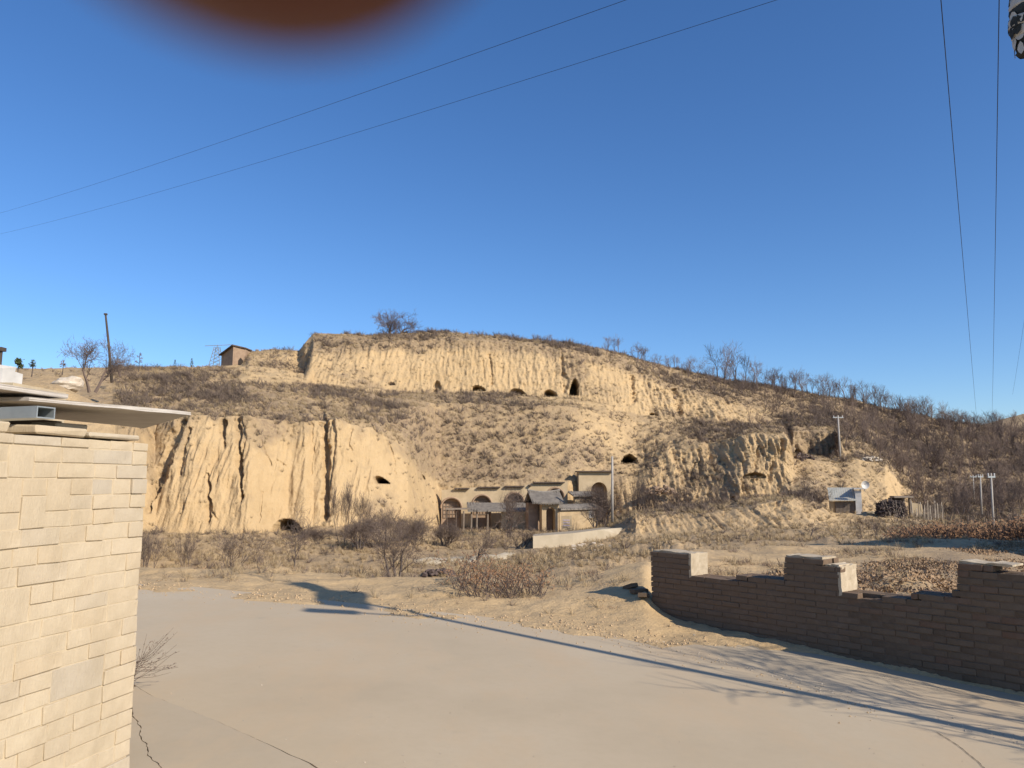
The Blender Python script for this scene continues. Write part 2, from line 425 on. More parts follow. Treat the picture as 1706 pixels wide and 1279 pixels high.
# ---- road slabs: outlines with ragged edges, gaps between them are the cracks
def ragged(pts, amp, step=0.06, seed=0):
    rnd = random.Random(seed); out = []
    for a, b in zip(pts[:-1], pts[1:]):
        n = max(1, int((b - a).length / step))
        for i in range(n):
            out.append(a.lerp(b, i / n))
    out.append(pts[-1])
    nrm = (pts[-1] - pts[0]).normalized(); nrm = Vector((-nrm.y, nrm.x, 0))
    res = []
    o = 0
    for i, p in enumerate(out):
        o = o * 0.72 + rnd.uniform(-1, 1) * amp
        res.append(p + nrm * o)
    return res
def slab(name, outline, top, th, mat, label):
    bm = bmesh.new()
    vs = [bm.verts.new((p.x, p.y, top - TILT * p.x)) for p in outline]
    f = bm.faces.new(vs)
    if f.normal.z < 0: f.normal_flip()
    r = bmesh.ops.extrude_face_region(bm, geom=[f])
    for v in r['geom']:
        if isinstance(v, bmesh.types.BMVert): v.co.z -= th
    f2 = [g for g in r['geom'] if isinstance(g, bmesh.types.BMFace)]
    bmesh.ops.recalc_face_normals(bm, faces=bm.faces)
    bmesh.ops.triangulate(bm, faces=bm.faces)
    me = bpy.data.meshes.new(name); bm.to_mesh(me); bm.free()
    return tag(link(name, me, mat), label, kind="structure")
# near-left joint: (222,1138) -> (250,1160) -> (520,1279) and on behind the camera
jl = [G(60, 1085), G(222, 1140), G(252, 1160), G(370, 1207), G(520, 1275), G(640, 1350), G(760, 1500)]
jl.append(Vector((0.15, 0.5, 0))); jl.append(Vector((1.2, -1.5, 0))); jl.append(Vector((3.2, -6, 0)))
jag_l = ragged(jl, 0.004, 0.05, 1)
# right joint
jr = [G(985, 1052), G(1100, 1080), G(1180, 1098), G(1260, 1120), G(1340, 1146), G(1430, 1177), G(1520, 1196), G(1706, 1246), G(1900, 1320), G(2300, 1430)]
jr.append(Vector((7.5, 0.5, 0))); jr.append(Vector((12, -6, 0)))
jag_r = ragged(jr, 0.007, 0.05, 2)
far_edge = [Vector((t * (y + 0.6), y + 0.6, 0)) for t, y in EDGE_T if t < jr[0].x / jr[0].y]
far_edge[0:0] = []
outl = list(far_edge) + list(jag_r) + [Vector((3.3, -6.1, 0))] + list(reversed(jag_l)) + [Vector((-12, 8.0, 0))]
slab("road", outl, 0.008, 0.05, M['road'], "broad dusty concrete road bending across the foreground")
# crack across the road slab at bottom right is a thin trench strip of darker dirt set in the joint between two shoulder pieces
wid = Vector((0.018, 0.012, 0))
left_in = [p - Vector((0.006 + 0.012 * max(0, math.sin(i * 0.07 + 2)), 0.010, 0)) for i, p in enumerate(jag_l)]
ck = ragged([G(218, 1195), G(232, 1215), G(232, 1228), G(243, 1243), G(248, 1262), G(264, 1279), G(285, 1330), G(330, 1450)], 0.006, 0.03, 5)
ckb = [p + Vector((0.005 + 0.003 * math.sin(i * 1.7), 0.001, 0)) for i, p in enumerate(ck)]
# the slab by the wall, split by the jagged crack
pA = left_in[:]
slab("pavement", [ckb[0] + Vector((0.0, 0.02, 0))] + [G(216, 1150)] + [p for p in pA if p.x > G(216, 1150).x and p.y > -6] + [Vector((2.6, -6, 0)), Vector((-0.8, -6, 0))] + list(reversed(ckb))[0:],
     0.014, 0.06, M['road2'], "cracked concrete strip along the foot of the stone wall")
slab("pavement", [ck[0], Vector((ck[0].x - 1.6, ck[0].y + 0.1, 0)), Vector((-3, 2, 0)), Vector((-4.5, -6, 0)), Vector((-1.2, -6, 0))] + list(reversed(ck))[0:-1],
     0.012, 0.06, M['road2'], "corner piece of broken concrete beside the jagged crack")
# shoulder on the right, between joint and brick wall
right_out = [p + Vector((0.006 + 0.016 * max(0, math.sin(i * 0.05 + 1)), 0.014, 0)) for i, p in enumerate(jag_r)]
sh = [p for p in right_out if p.x > 1.6]
wl = lambda s: Vector((WALL_O.x, WALL_O.y, 0)) + WALL_D * s - WALL_N * (.03 + .25 * max(0, 1.2 - s))
back = [Vector((13, -5, 0)), wl(7.5), wl(5), wl(3), wl(1.5), wl(.8), Vector((2.05, 9.0, 0))]
slab("pavement", sh + ragged(back, 0.03, 0.1, 8), 0.003, 0.045, M['road2'], "pale crumbling concrete shoulder below the ruined brick wall")

# ------------------------------------------------------------------ hillside
STN = {  # px : levels 1, 2, 2b, 3 .. 8 as (py, distance)
 -900: [(960,32),(930,45),(905,50),(880,55),(700,62),(670,72),(650,80),(628,90),(615,112)],
 -60: [(960,32),(930,45),(905,50),(880,55),(702,61),(668,72),(648,80),(628,90),(614,112)],
 230: [(956,33),(925,46),(905,51),(885,56),(702,60),(668,72),(648,80),(628,90),(613,112)],
 262: [(956,33),(925,46),(905,51),(885,57),(705,64),(668,73),(648,80),(628,90),(613,112)],
 290: [(956,33),(925,46),(906,51),(888,57),(697,62),(668,72),(647,80),(626,90),(612,112)],
 320: [(956,33),(927,46),(908,51),(890,57),(690,62),(665,72),(645,80),(624,90),(612,110)],
 400: [(954,33),(930,46),(910,52),(893,58),(690,63),(665,73),(640,82),(613,94),(611,108)],
 416: [(954,33),(930,46),(910,52),(893,58),(690,63),(665,73),(640,82),(613,94),(586,106.5)],
 450: [(956,33),(930,47),(908,53),(890,60),(698,65),(665,76),(638,85),(612,98),(583,107)],
 478: [(958,33),(930,47),(908,54),(890,61),(700,66),(665,77),(638,86),(613,99),(583,107)],
 494: [(958,33),(930,47),(906,54),(888,61),(700,66),(665,78),(640,87),(616,101),(583,107)],
 507: [(958,33),(930,47),(906,54),(885,61),(700,66),(665,78),(641,89),(618,101),(572,106)],
 522: [(958,33),(930,48),(905,55),(882,62),(698,67),(665,79),(644,95),(578,102),(556,108)],
 560: [(960,33),(930,48),(905,55),(880,62),(700,67),(665,80),(645,96),(576,103),(555,109)],
 620: [(962,33),(928,50),(902,57),(872,64),(715,69),(675,82),(648,98),(572,104),(559,110)],
 680: [(965,33),(926,52),(900,59),(870,68),(755,73),(678,82),(654,100),(568,106),(555,112)],
 727: [(968,33),(924,54),(902,62),(880,76),(802,83),(676,90),(656,101),(566,107),(554,113)],
 735: [(968,33),(924,54),(902,62),(880,82.0),(813,82.6),(675,90.5),(656,101),(566,107),(554,113)],
 800: [(968,33),(920,55),(900,64),(880,82.3),(811,82.9),(673,91),(657,102),(568,107),(557,114)],
 860: [(965,33),(914,56),(898,66),(880,82.6),(808,83.2),(673,91.5),(660,103),(572,108),(562,114)],
 950: [(955,34),(905,58),(892,68),(880,83),(803,83.6),(678,92.5),(663,103),(582,108),(571,114)],
 1010:[(945,35),(898,60),(885,69),(866,84),(792,88),(692,95),(674,103),(597,109),(582,116)],
 1060:[(932,38),(892,56),(858,60),(850,82),(790,88),(745,94),(690,103),(614,110),(598,120)],
 1120:[(912,42),(889,56),(854,61),(845,82),(745,90),(722,97),(696,104),(640,112),(612,125)],
 1200:[(905,45),(887,56),(850,62),(838,81),(735,89),(718,98),(702,105),(660,112),(630,128)],
 1240:[(902,45),(886,56),(846,62),(828,80),(722,86),(716,97),(705,107),(668,114),(636,130)],
 1305:[(902,45),(886,56),(835,63),(822,80),(722,85),(716,97),(706,110),(680,118),(646,133)],
 1322:[(902,45),(886,56),(830,64),(826,78),(766,88),(762,99),(718,101),(684,118),(649,134)],
 1350:[(902,45),(886,56),(836,65),(832,76),(766,88),(762,101),(719,102.5),(688,120),(655,135)],
 1388:[(900,45),(885,57),(858,66),(852,77),(768,88),(762,101),(718,102.5),(692,124),(661,136)],
 1396:[(900,45),(885,57),(862,66),(855,77),(768,88),(763,94),(722,97),(694,124),(662,136)],
 1430:[(900,45),(885,57),(866,66),(857,77),(765,88),(762,94),(735,99),(702,126),(668,137)],
 1475:[(900,45),(885,57),(868,66),(858,78),(772,88),(768,93),(750,105),(714,128),(680,140)],
 1500:[(900,45),(886,57),(870,66),(860,80),(806,90),(792,97),(755,112),(718,128),(685,141)],
 1560:[(900,45),(887,57),(874,66),(864,80),(838,90),(806,100),(765,112),(730,128),(698,142)],
 1640:[(900,45),(889,57),(880,66),(868,78),(842,90),(812,100),(775,112),(737,130),(710,145)],
 1706:[(900,45),(889,57),(880,66),(868,78),(842,90),(812,100),(775,112),(740,130),(716,146)],
 2500:[(900,45),(889,57),(880,66),(868,78),(842,90),(812,100),(775,112),(740,130),(716,146)],
}
PXS = sorted(STN)
def level_tab(li, k): return [STN[p][li][k] for p in PXS]
cols = np.concatenate([np.arange(-900, 215, 9.0), np.arange(215, 1725, 1.45), np.arange(1725, 2500, 9.0)])
NC = len(cols)
rows_per = [4, 26, 26, 34, 118, 56, 44, 84, 40, 6]
LV = []                                      # world positions at each level
ys0 = np.interp(cols, PXS, level_tab(0, 1))
def Pn(px, py, Yd):
    u = (px - 853.0) / F; v = (639.5 - py) / F
    ry = CT - v * ST_; rz = ST_ + v * CT; k = Yd / ry
    return np.stack([u * k, Yd, EYE + rz * k], -1)
ST_ = math.sin(PITCH)
first = Pn(cols, np.full(NC, 1000.), np.full(NC, 18.0)); first[:, 2] = -4.5
LV.append(first)
def smooth_interp(x, tab):
    return np.interp(x, PXS, tab)
for li in range(9):
    py = smooth_interp(cols, level_tab(li, 0)); yd = smooth_interp(cols, level_tab(li, 1))
    LV.append(Pn(cols, py, yd))
last = LV[-1] + np.array([0, 60, -9.0]); LV.append(last)
rows = []; lev = []
for i in range(10):
    n = rows_per[i]
    t = np.arange(n) / n
    for tt in t:
        rows.append(LV[i] * (1 - tt) + LV[i + 1] * tt); lev.append(i + tt)
rows.append(LV[10]); lev.append(10.0)
V = np.array(rows); lev = np.array(lev)
NR = len(lev)
PXg = np.broadcast_to(cols[None, :], (NR, NC)); LVg = np.broadcast_to(lev[:, None], (NR, NC))
# project base positions back to photograph pixels (used to place gullies, caves and scrub where they stand)
def proj(V):
    x, y, z = V[..., 0], V[..., 1], V[..., 2] - EYE
    f = y * CT + z * ST_; up = -y * ST_ + z * CT
    return 853 + F * x / f, 639.5 - F * up / f
_, PYg = proj(V)
x0, y0, z0 = V[..., 0].copy(), V[..., 1].copy(), V[..., 2].copy()
# how cliff-like: level spans (see the table): 4-5 lower cliff, 7-8 upper cliff, 8-9 at the small cliff by the hut, 2-3 the bluff
def span(a, b, s=0.12): return sstep(a - s, a + s, LVg) * (1 - sstep(b - s, b + s, LVg))
def rng(a, b, s=15): return sstep(a - s, a + s, PXg) * (1 - sstep(b - s, b + s, PXg))
cl = span(4, 5) * (1 - 0.15 * rng(690, 1040)) * (1 - 0.5 * sstep(1470, 1520, PXg))
cl = np.maximum(cl, span(7, 8) * rng(512, 1230)); cl = np.maximum(cl, span(8, 8.95) * rng(412, 512, 4))
cl = np.maximum(cl, span(2, 3) * rng(1050, 1420)); cl = np.maximum(cl, span(6, 7) * rng(1300, 1475, 8))
cl = np.clip(cl, 0, 1)
wob = 1.4 * fbm(x0 * .08, z0 * .1, 0 * x0, 3)
fl1 = fbm((x0 + wob) * .32, z0 * .045, y0 * .05, 4)                 # big vertical flutes
fl2 = 1 - np.abs(fbm((x0 + wob) * 1.05, z0 * .13, 5 + 0 * x0, 4)) * 2.4   # sharp ribs
fl3 = fbm(x0 * 2.4, z0 * .55, 9 + 0 * x0, 4)
ledge = fbm(x0 * .15, z0 * .9, 2 + 0 * x0, 4)
rough = 0.55 + 0.45 * sstep(1050, 1120, PXg) + 0.9 * rng(1080, 1340) - 0.15 * rng(300, 640)
upper = span(7, 8)
fl4 = 1 - np.abs(fbm((x0 + wob * .4) * 2.6, z0 * .35, 11 + 0 * x0, 4)) * 2.2
blk = fbm(x0 * 1.9, z0 * .9, 21 + 0 * x0, 6, .6)
but = rng(1070, 1345)
pat = np.clip(.45 + 2.2 * fbm(x0 * .13, z0 * .16, 31 + 0 * x0, 3), .05, 1.3)
slope_r = rng(1325, 1500)
d = cl * ((1.0 - .55 * upper) * 1.1 * fl1 + (0.42 - .35 * upper - .22 * but) * fl2 * rough * pat + (.26 + .22 * but) * fl3 + .15 * fl4 * (.2 + pat) * (1 - .3 * upper) + .28 * upper * blk + .6 * np.maximum(but, slope_r) * blk + 0.22 * ledge) * (1 - .55 * slope_r * (LVg < 5))
d = d + cl * but * 2.6 * fbm((x0 + wob) * .17, z0 * .07, 41 + 0 * x0, 3)
d = d - span(2, 3) * rng(1050, 1420) * .45 * fl2 * rough + span(2, 3) * rng(1050, 1420) * .5 * blk
# lumps on the slopes
sl = 1 - cl
zz = sl * (0.75 * fbm(x0 * .13, y0 * .22, z0 * .2, 4) + 0.28 * fbm(x0 * .7, y0 * 1.1, z0 * .7, 4)) * sstep(0.3, 1.2, LVg)
zz = zz * (1 - .85 * np.exp(-((LVg - 2.2) / .45) ** 2) * rng(560, 940))
zz = zz + sl * 0.8 * rng(1060, 1480) * fbm(x0 * .3, z0 * .3, y0 * .3, 4) * span(4.8, 6.2)
# gentle keep at the skyline
fade = 1 - 0.55 * sstep(8.7, 9.0, LVg)
V[..., 1] -= d * fade
V[..., 2] += zz * fade
# irregular edges where cliffs meet slopes
V[..., 2] += 0.7 * fbm(x0 * .5, 0 * x0 + 4, 0 * x0, 4) * np.exp(-((LVg - 5) / .18) ** 2) * rng(230, 680)
V[..., 2] += 0.45 * fbm(x0 * .6, 0 * x0 + 1, 0 * x0, 4) * np.exp(-((LVg - 8) / .25) ** 2)

# deep erosion gullies: polylines (px, py, half-width px, depth m)
CRACKS = [
 ([(372,688,3.5),(370,712,3),(371,745,2.2)], 2.6), ([(392,690,4),(398,720,3.5),(397,760,3),(404,800,3),(402,835,1.5)], 2.6), ([(400,692,2),(408,730,2),(402,760,1.5)], 1.5),
 ([(345,790,1.5),(348,820,3),(346,845,4),(344,868,3.5)], 2.0), ([(350,850,2),(358,866,2)], 1.2), ([(536,690,5),(541,720,4),(541,760,4.5),(543,800,4.5),(542,830,4),(540,868,3.5)], 3.6),
 ([(553,700,2),(557,740,2),(553,780,2),(550,815,1.5)], 1.5), ([(305,700,6),(292,735,6),(280,775,6),(262,815,5),(245,850,4)], 3.0), ([(318,715,2.5),(308,750,2),(300,790,2)], 1.4),
 ([(517,700,1.8),(520,750,1.6),(516,790,1.4)], 1.2), ([(585,715,1.6),(583,740,1.6),(586,750,1)], 1.2), ([(646,740,2),(655,765,2.2),(658,790,2)], 1.6), ([(683,780,2.5),(690,800,2)], 1.3),
 ([(436,735,2),(448,760,1.8),(455,775,1)], 1.2), ([(462,765,1.2),(475,776,1.2)], 1.1), ([(430,870,1.2),(438,820,1.4)], 1.2), ([(711,795,3),(716,830,2.5)], 1.8),
 ([(742,560,1.5),(730,640,1.4)], 0.7), ([(806,600,1.6),(808,640,2)], 1.1), ([(815,590,1.6),(820,640,2.4)], 1.3), ([(937,600,3),(942,650,4)], 1.6), ([(617,600,1.4),(616,622,1.2)], 0.8),
 ([(582,576,1.4),(583,596,1.2)], 0.8), ([(603,574,1.3),(604,586,1.1)], 0.8), ([(1053,632,4),(1056,668,4)], 2.2), ([(1122,650,4),(1130,668,5),(1134,690,3)], 2.4),
 ([(1122,742,5),(1127,765,6),(1134,780,5)], 2.4), ([(1182,738,5),(1186,768,4)], 2.4), ([(1219,815,5),(1220,848,5)], 2.6), ([(1140,790,6),(1145,840,6)], 2.2), ([(1103,600,3),(1010,605,4)], 0.01),
 ([(500,588,8),(494,605,10),(488,616,7)], 3.0), ([(1012,585,4),(1016,600,3)], 1.5), ([(1160,830,4),(1156,852,4)], 1.6), ([(1345,846,5),(1348,862,3)], 1.6),
 ([(1262,745,3),(1258,790,3)], 1.5), ([(1290,760,3),(1285,800,3)], 1.3), ([(1240,760,2.5),(1236,800,3)], 1.3), ([(1205,770,3),(1210,805,3)], 1.4), ([(1165,750,2.5),(1168,790,2.5)], 1.4),
]
rc = random.Random(4)
for i in range(26):      # short rills along the cliffs
    a = rc.uniform(540, 960); CRACKS.append(([(a, 585 + rc.uniform(-6, 20), 1.1), (a + rc.uniform(-3, 3), 610, 1.2), (a + rc.uniform(-5, 5), 640 - rc.uniform(0, 12), 1.0)], rc.uniform(.3, .7)))
for i in range(46):
    a = rc.uniform(1050, 1330); b_ = rc.uniform(735, 860); CRACKS.append(([(a, b_ - 16, 1.5), (a + rc.uniform(-4, 4), b_, rc.uniform(1.5, 3)), (a + rc.uniform(-6, 6), b_ + 14, 1.2)], rc.uniform(.6, 1.5)))
for i in range(12):
    a = rc.uniform(300, 700); b_ = rc.uniform(700, 850); CRACKS.append(([(a, b_ - 22, .9), (a + rc.uniform(-4, 4), b_, 1.3), (a + rc.uniform(-8, 8), b_ + 25, .9)], rc.uniform(.15, .4)))
for i in range(40):
    a = rc.uniform(1050, 1400); CRACKS.append(([(a, 852, 1.2), (a + rc.uniform(-4, 4), 880, rc.uniform(1.2, 2.2))], rc.uniform(.4, 1.0)))
wx = 5.0 * fbm(x0 * .9, z0 * .55, 7 + 0 * x0, 4) + 3.2 * fbm(x0 * 2.6, z0 * 1.9, 3 + 0 * x0, 4)
wm = np.clip(1.0 + 1.3 * fbm(x0 * .8, z0 * .8, 15 + 0 * x0, 3), .35, 1.8)
dep = np.zeros_like(x0)
for pts, depth in CRACKS:
    best = np.full(x0.shape, 9.0)
    ax = [p[0] for p in pts]; 
    sel = (PXg > min(ax) - 22) & (PXg < max(ax) + 22)
    qx = (PXg + wx)[sel]; qy = PYg[sel]; wms = wm[sel]; bst = np.full(qx.shape, 9.0)
    for (x1, y1, w1), (x2, y2, w2) in zip(pts[:-1], pts[1:]):
        L2 = (x2 - x1) ** 2 + (y2 - y1) ** 2
        t = np.clip(((qx - x1) * (x2 - x1) + (qy - y1) * (y2 - y1)) / L2, 0, 1)
        dd = np.hypot(qx - x1 - t * (x2 - x1), qy - y1 - t * (y2 - y1)) / ((w1 + (w2 - w1) * t) * wms)
        bst = np.minimum(bst, dd)
    if max(p[2] for p in pts) < 2.3: depth = depth * .55
    pr = depth * .38 * np.clip((1.75 - bst) / 1.3, 0, 1)
    dsel = dep[sel]; dep[sel] = np.maximum(dsel, pr)
near_front = (LVg > 1.9)
V[..., 1] += dep * near_front * 0.9
# cave mouths: (px, py_bottom, half-width, height, depth, lean)
CAVES = [(478, 897, 28, 33, 8, 3), (633, 806, 13, 13, 3.5, 10), (652, 641, 6, 5, 3, 0), (728, 650, 7, 16, 0.9, 0), (725, 652, 4, 5, 3, 0), (796, 651, 11, 9, 5, 4), (861, 660, 15, 13, 5, 4), (916, 660, 11, 11, 5, 3),
         (957, 659, 8, 28, 3.5, -2), (1048, 770, 14, 13, 5, 0), (1100, 824, 15, 11, 3, 0), (1222, 850, 6, 24, 3.5, 0), (1330, 762, 6, 14, 3, 0), (1088, 692, 7, 4, 2, 6), (1258, 797, 20, 10, 1.6, 0),
         (703, 800, 4, 10, 1.6, 0)]
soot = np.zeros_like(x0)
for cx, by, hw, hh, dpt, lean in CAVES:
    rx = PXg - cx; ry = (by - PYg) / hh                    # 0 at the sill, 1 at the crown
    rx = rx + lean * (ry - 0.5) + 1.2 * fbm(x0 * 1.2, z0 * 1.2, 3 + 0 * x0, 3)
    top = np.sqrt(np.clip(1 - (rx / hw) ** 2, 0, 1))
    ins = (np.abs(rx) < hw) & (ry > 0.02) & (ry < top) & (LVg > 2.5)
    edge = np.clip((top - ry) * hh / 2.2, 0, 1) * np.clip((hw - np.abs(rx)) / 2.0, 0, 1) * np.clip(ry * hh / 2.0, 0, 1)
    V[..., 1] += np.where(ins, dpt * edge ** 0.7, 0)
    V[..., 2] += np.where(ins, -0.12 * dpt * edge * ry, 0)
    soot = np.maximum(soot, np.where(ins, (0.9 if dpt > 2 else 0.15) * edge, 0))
# dark recess on the right-hand terrace: the left side bank throws its shade on it; scrub map
br = np.zeros_like(x0) + 0.25
def setb(w, val):
    global br
    br = br * (1 - w) + val * w
setb(span(0, 3.9), 0.55); setb(span(3.9, 4.08), 0.30)
setb(span(4, 5.0) * (1 - rng(690, 1040)), 0.02)
setb(span(4, 5.0) * rng(690, 1040), 0.22); setb(span(4, 5.0) * rng(1070, 1340), 0.36)
setb(span(4.86, 5.1) * rng(200, 700), 0.35); setb(span(5, 6.9), 0.62); setb(span(5, 6.9) * rng(960, 1130, 30), 0.36); setb(span(6.9, 7.1), 0.72); setb(span(7.02, 7.9), 0.10)
setb(span(7.02, 7.95) * sstep(1080, 1200, PXg), 0.30); setb(span(7.82, 9.2), 0.78); setb(span(7.02, 9.2) * (1 - sstep(395, 405, PXg)), 0.55)
setb(span(8.1, 9) * rng(412, 512, 4), 0.42)
setb(sstep(1490, 1540, PXg) * span(3, 11), 0.80); setb(span(6, 9) * sstep(1230, 1330, PXg), 0.78); setb(span(2, 3) * rng(1050, 1420), 0.25)
setb(span(3, 4) * rng(1380, 1520), 0.1); setb(span(4, 5) * rng(1320, 1478), 0.36)
BL = [(800,780,110,22,.55),(760,740,60,18,.2),(560,745,20,30,.0),(430,735,35,22,.5),(455,715,40,20,.5),(440,615,20,7,.3),(300,635,40,12,.5),(350,655,40,14,.45),(420,660,90,16,.4),(600,640,70,10,.4),(740,655,140,7,.35),
      (660,690,50,18,.4),(850,690,120,22,.12),(950,610,26,26,.55),(965,628,14,24,.5),(1000,650,30,16,.5),(1060,745,40,12,.1),(980,760,30,24,.6),(700,588,20,12,.4),(860,590,14,16,.25),(920,590,12,16,.2),
      (1190,712,40,12,.6),(1280,640,60,14,.5),(1100,660,40,20,.3),(1090,840,60,26,.4),(1180,800,50,22,.25),(1160,850,40,12,.45),(1230,820,26,30,.2),(1350,810,40,20,.45),(1357,830,24,14,.7),(640,845,40,30,.5),
      (590,620,50,14,.35),(560,590,30,12,.3),(300,745,22,50,.4),(262,790,20,50,.5),(225,700,40,90,.3),(1440,700,60,30,.5),(1330,700,60,10,.2),(1120,690,40,8,.5),(720,720,60,26,.3),(1020,800,20,30,.5)]
for cx, cy, rx, ry, s in BL:
    br = br + s * np.exp(-(((PXg - cx) / rx) ** 2 + ((PYg - cy) / ry) ** 2))
br = br + 0.16 * fbm(x0 * .22, y0 * .2, z0 * .22, 4)
br = np.clip(br, 0, 1) * (1 - soot)
# the pale footpath over the left shoulder and along the terrace
for pts in ([(300,612),(400,612),(480,617),(560,641),(640,655)], [(900,662),(1040,682),(1120,700)], [(1040,855),(1130,842),(1230,828),(1330,815)]):
    for (x1, y1), (x2, y2) in zip(pts[:-1], pts[1:]):
        t = np.clip(((PXg - x1) * (x2 - x1) + (PYg - y1) * (y2 - y1)) / ((x2 - x1) ** 2 + (y2 - y1) ** 2), 0, 1)
        dd = np.hypot(PXg - x1 - t * (x2 - x1), (PYg - y1 - t * (y2 - y1)) * 1.3)
        br = br * (1 - 0.8 * np.exp(-(dd / 4.0) ** 2))
me = np_mesh("hillside", V.reshape(-1, 3), grid_quads(NR, NC))
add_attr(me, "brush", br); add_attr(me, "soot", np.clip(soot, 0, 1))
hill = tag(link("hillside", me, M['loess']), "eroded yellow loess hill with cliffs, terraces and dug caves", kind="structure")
def surf(px, py):
    """world point of the built hillside seen at a photograph pixel (nearest vertex in the projected grid)"""
    c = int(np.argmin(np.abs(cols - px)))
    if not hasattr(surf, 'py'): surf.px, surf.py = proj(V)
    col = np.abs(surf.py[12:-3, c] - py); r = int(np.argmin(col)) + 12
    return Vector(V[r, c])
def surf_level(px, level):
    c = int(np.argmin(np.abs(cols - px))); r = int(np.argmin(np.abs(lev - level))); return Vector(V[r, c])

# far hill beyond the valley at the right edge
fx = np.linspace(-200, 900, 90); fy = np.linspace(0, 1, 16)
FX, FY = np.meshgrid(fx, fy)
prof = np.interp(FX, [-200, 380, 440, 476, 520, 900], [-10, 20, 58, 68, 80, 110])
FZ = prof * np.sin(FY * math.pi / 2) + 2.5 * fbm(FX * .02, FY * 3, 0 * FX, 3) - 8
me = np_mesh("far_hill", np.stack([FX.ravel(), (620 + FY * 160).ravel(), FZ.ravel()], 1), grid_quads(*FX.shape))
add_attr(me, "brush", 0.45 + 0 * FX); add_attr(me, "soot", 0 * FX)
tag(link("far_hill", me, M['loess']), "distant bare hill at the right edge of the picture", kind="structure")
# nearer overgrown earth bank rising behind the stone building's roof on the left
bx = np.linspace(-60, -8, 180); by_ = np.linspace(22, 44, 90)
BX, BY = np.meshgrid(bx, by_)
tpx = 853 + F * BX / BY
topz = np.interp(tpx, [-400, 0, 20, 90, 150, 195, 215], [5.6, 6.1, 6.1, 5.9, 5.2, 4.6, -3]) 
BZ = -5 + (topz + 5) * np.clip(sstep(22, 33, BY), 0, 1) + 0.35 * fbm(BX * .3, BY * .4, 0 * BX, 4)
me = np_mesh("earth_bank", np.stack([BX.ravel(), BY.ravel(), BZ.ravel()], 1), grid_quads(*BX.shape))
add_attr(me, "brush", np.clip(0.35 + 0.5 * fbm(BX * .3, BY * .3, 0 * BX, 3), 0, 1)); add_attr(me, "soot", 0 * BX)
tag(link("earth_bank", me, M['loess']), "grassy yellow earth bank behind the stone building", kind="structure")

# ------------------------------------------------------------------ stone building on the left
BC = G(214, 1290)                                        # foot of the visible corner
BAZ = R(13.0)
BD = Vector((-math.sin(BAZ), -math.cos(BAZ), 0))         # along the wall, towards and past the camera
BN = Vector((math.cos(BAZ), -math.sin(BAZ), 0))          # out of the wall, towards the road
sb = thing("stone_building", "building of pale dressed sandstone blocks under a thin flat slab roof, filling the left edge", "building", (BC.x, BC.y, 0))
def BL_(s, o, h): return BD * s + BN * o + Vector((0, 0, h))
rs = random.Random(11)
topz = 1.93
BM = Matrix(((BD.x, BN.x, 0, 0), (BD.y, BN.y, 0, 0), (0, 0, 1, 0), (0, 0, 0, 1)))
mb = MB(); mb.box((0.02, -0.36, -0.25), (2.9, -0.0055, topz - 0.01), BM)
mb.build("wall_core", M['joint'], sb)
h = -0.22; row = 0; nst = 0
pitch = 0.0845
skip = {}
courses = []
while h < topz - 0.03:
    hh = pitch * rs.uniform(0.9, 1.1)
    if h + hh > topz - 0.04: hh = topz - h
    courses.append((h, hh)); h += hh
occ = [[] for _ in courses]
for ci, (h, hh) in enumerate(courses):
    s = 0.0
    while s < 1.95:
        busy = [e for e in occ[ci] if e[0] - 1e-4 <= s < e[1] - 1e-4]
        if busy: s = busy[0][1]; continue
        w = rs.choice([0.13, 0.17, 0.22, 0.26, 0.31]) * rs.uniform(0.85, 1.15)
        if s == 0: w = rs.choice([0.12, 0.24])
        nxt = [e[0] for e in occ[ci] if e[0] > s]
        if nxt and s + w > min(nxt) - 0.05: w = min(nxt) - s
        H = hh
        if ci + 1 < len(courses) and s > 0.2 and w > 0.13 and rs.random() < 0.10:
            H = hh + courses[ci + 1][1]; occ[ci + 1].append((s, s + w))
        gap = 0.0035
        me = block_mesh("stone", w - gap, 0.16, H - gap, 0.0035, 0.0024, rs)
        o = link("stone", me, M['stone'], sb)
        pr = rs.uniform(-0.004, 0.005) + (0.006 if s == 0 and rs.random() < .3 else 0)
        o.location = BL_(s + w / 2, -0.08 + pr, h)
        o.rotation_euler = (0, 0, math.atan2(BD.y, BD.x) + rs.uniform(-.006, .006))
        nst += 1; s += w
        if nst > 297: break
# loose blocks lying on the wall head under the slabs
def on_wall(pxa, pxb, pya, pyb, dep=0.2, off=-0.1, name="stone", tilt=0.0, mat=None):
    s1, z1 = on_plane(pxb, pyb, BC, BD); s2, z2 = on_plane(pxa, pya, BC, BD)
    w = abs(s2 - s1); hgt = max(0.03, z2 - z1)
    me = block_mesh(name, w, dep, hgt, 0.008, 0.006, rs)
    o = link(name, me, mat or M['stone'], sb)
    o.location = BL_((s1 + s2) / 2, off, topz + 0.004)
    o.rotation_euler = (0, tilt, math.atan2(BD.y, BD.x)); return o
on_wall(148, 230, 713, 730, 0.22, -0.10)
on_wall(60, 144, 704, 728, 0.22, -0.11)
on_wall(-60, 14, 697, 722, 0.25, -0.12)
on_wall(160, 206, 697, 728, 0.18, -0.33)
on_wall(-160, -66, 690, 722, 0.25, -0.12)
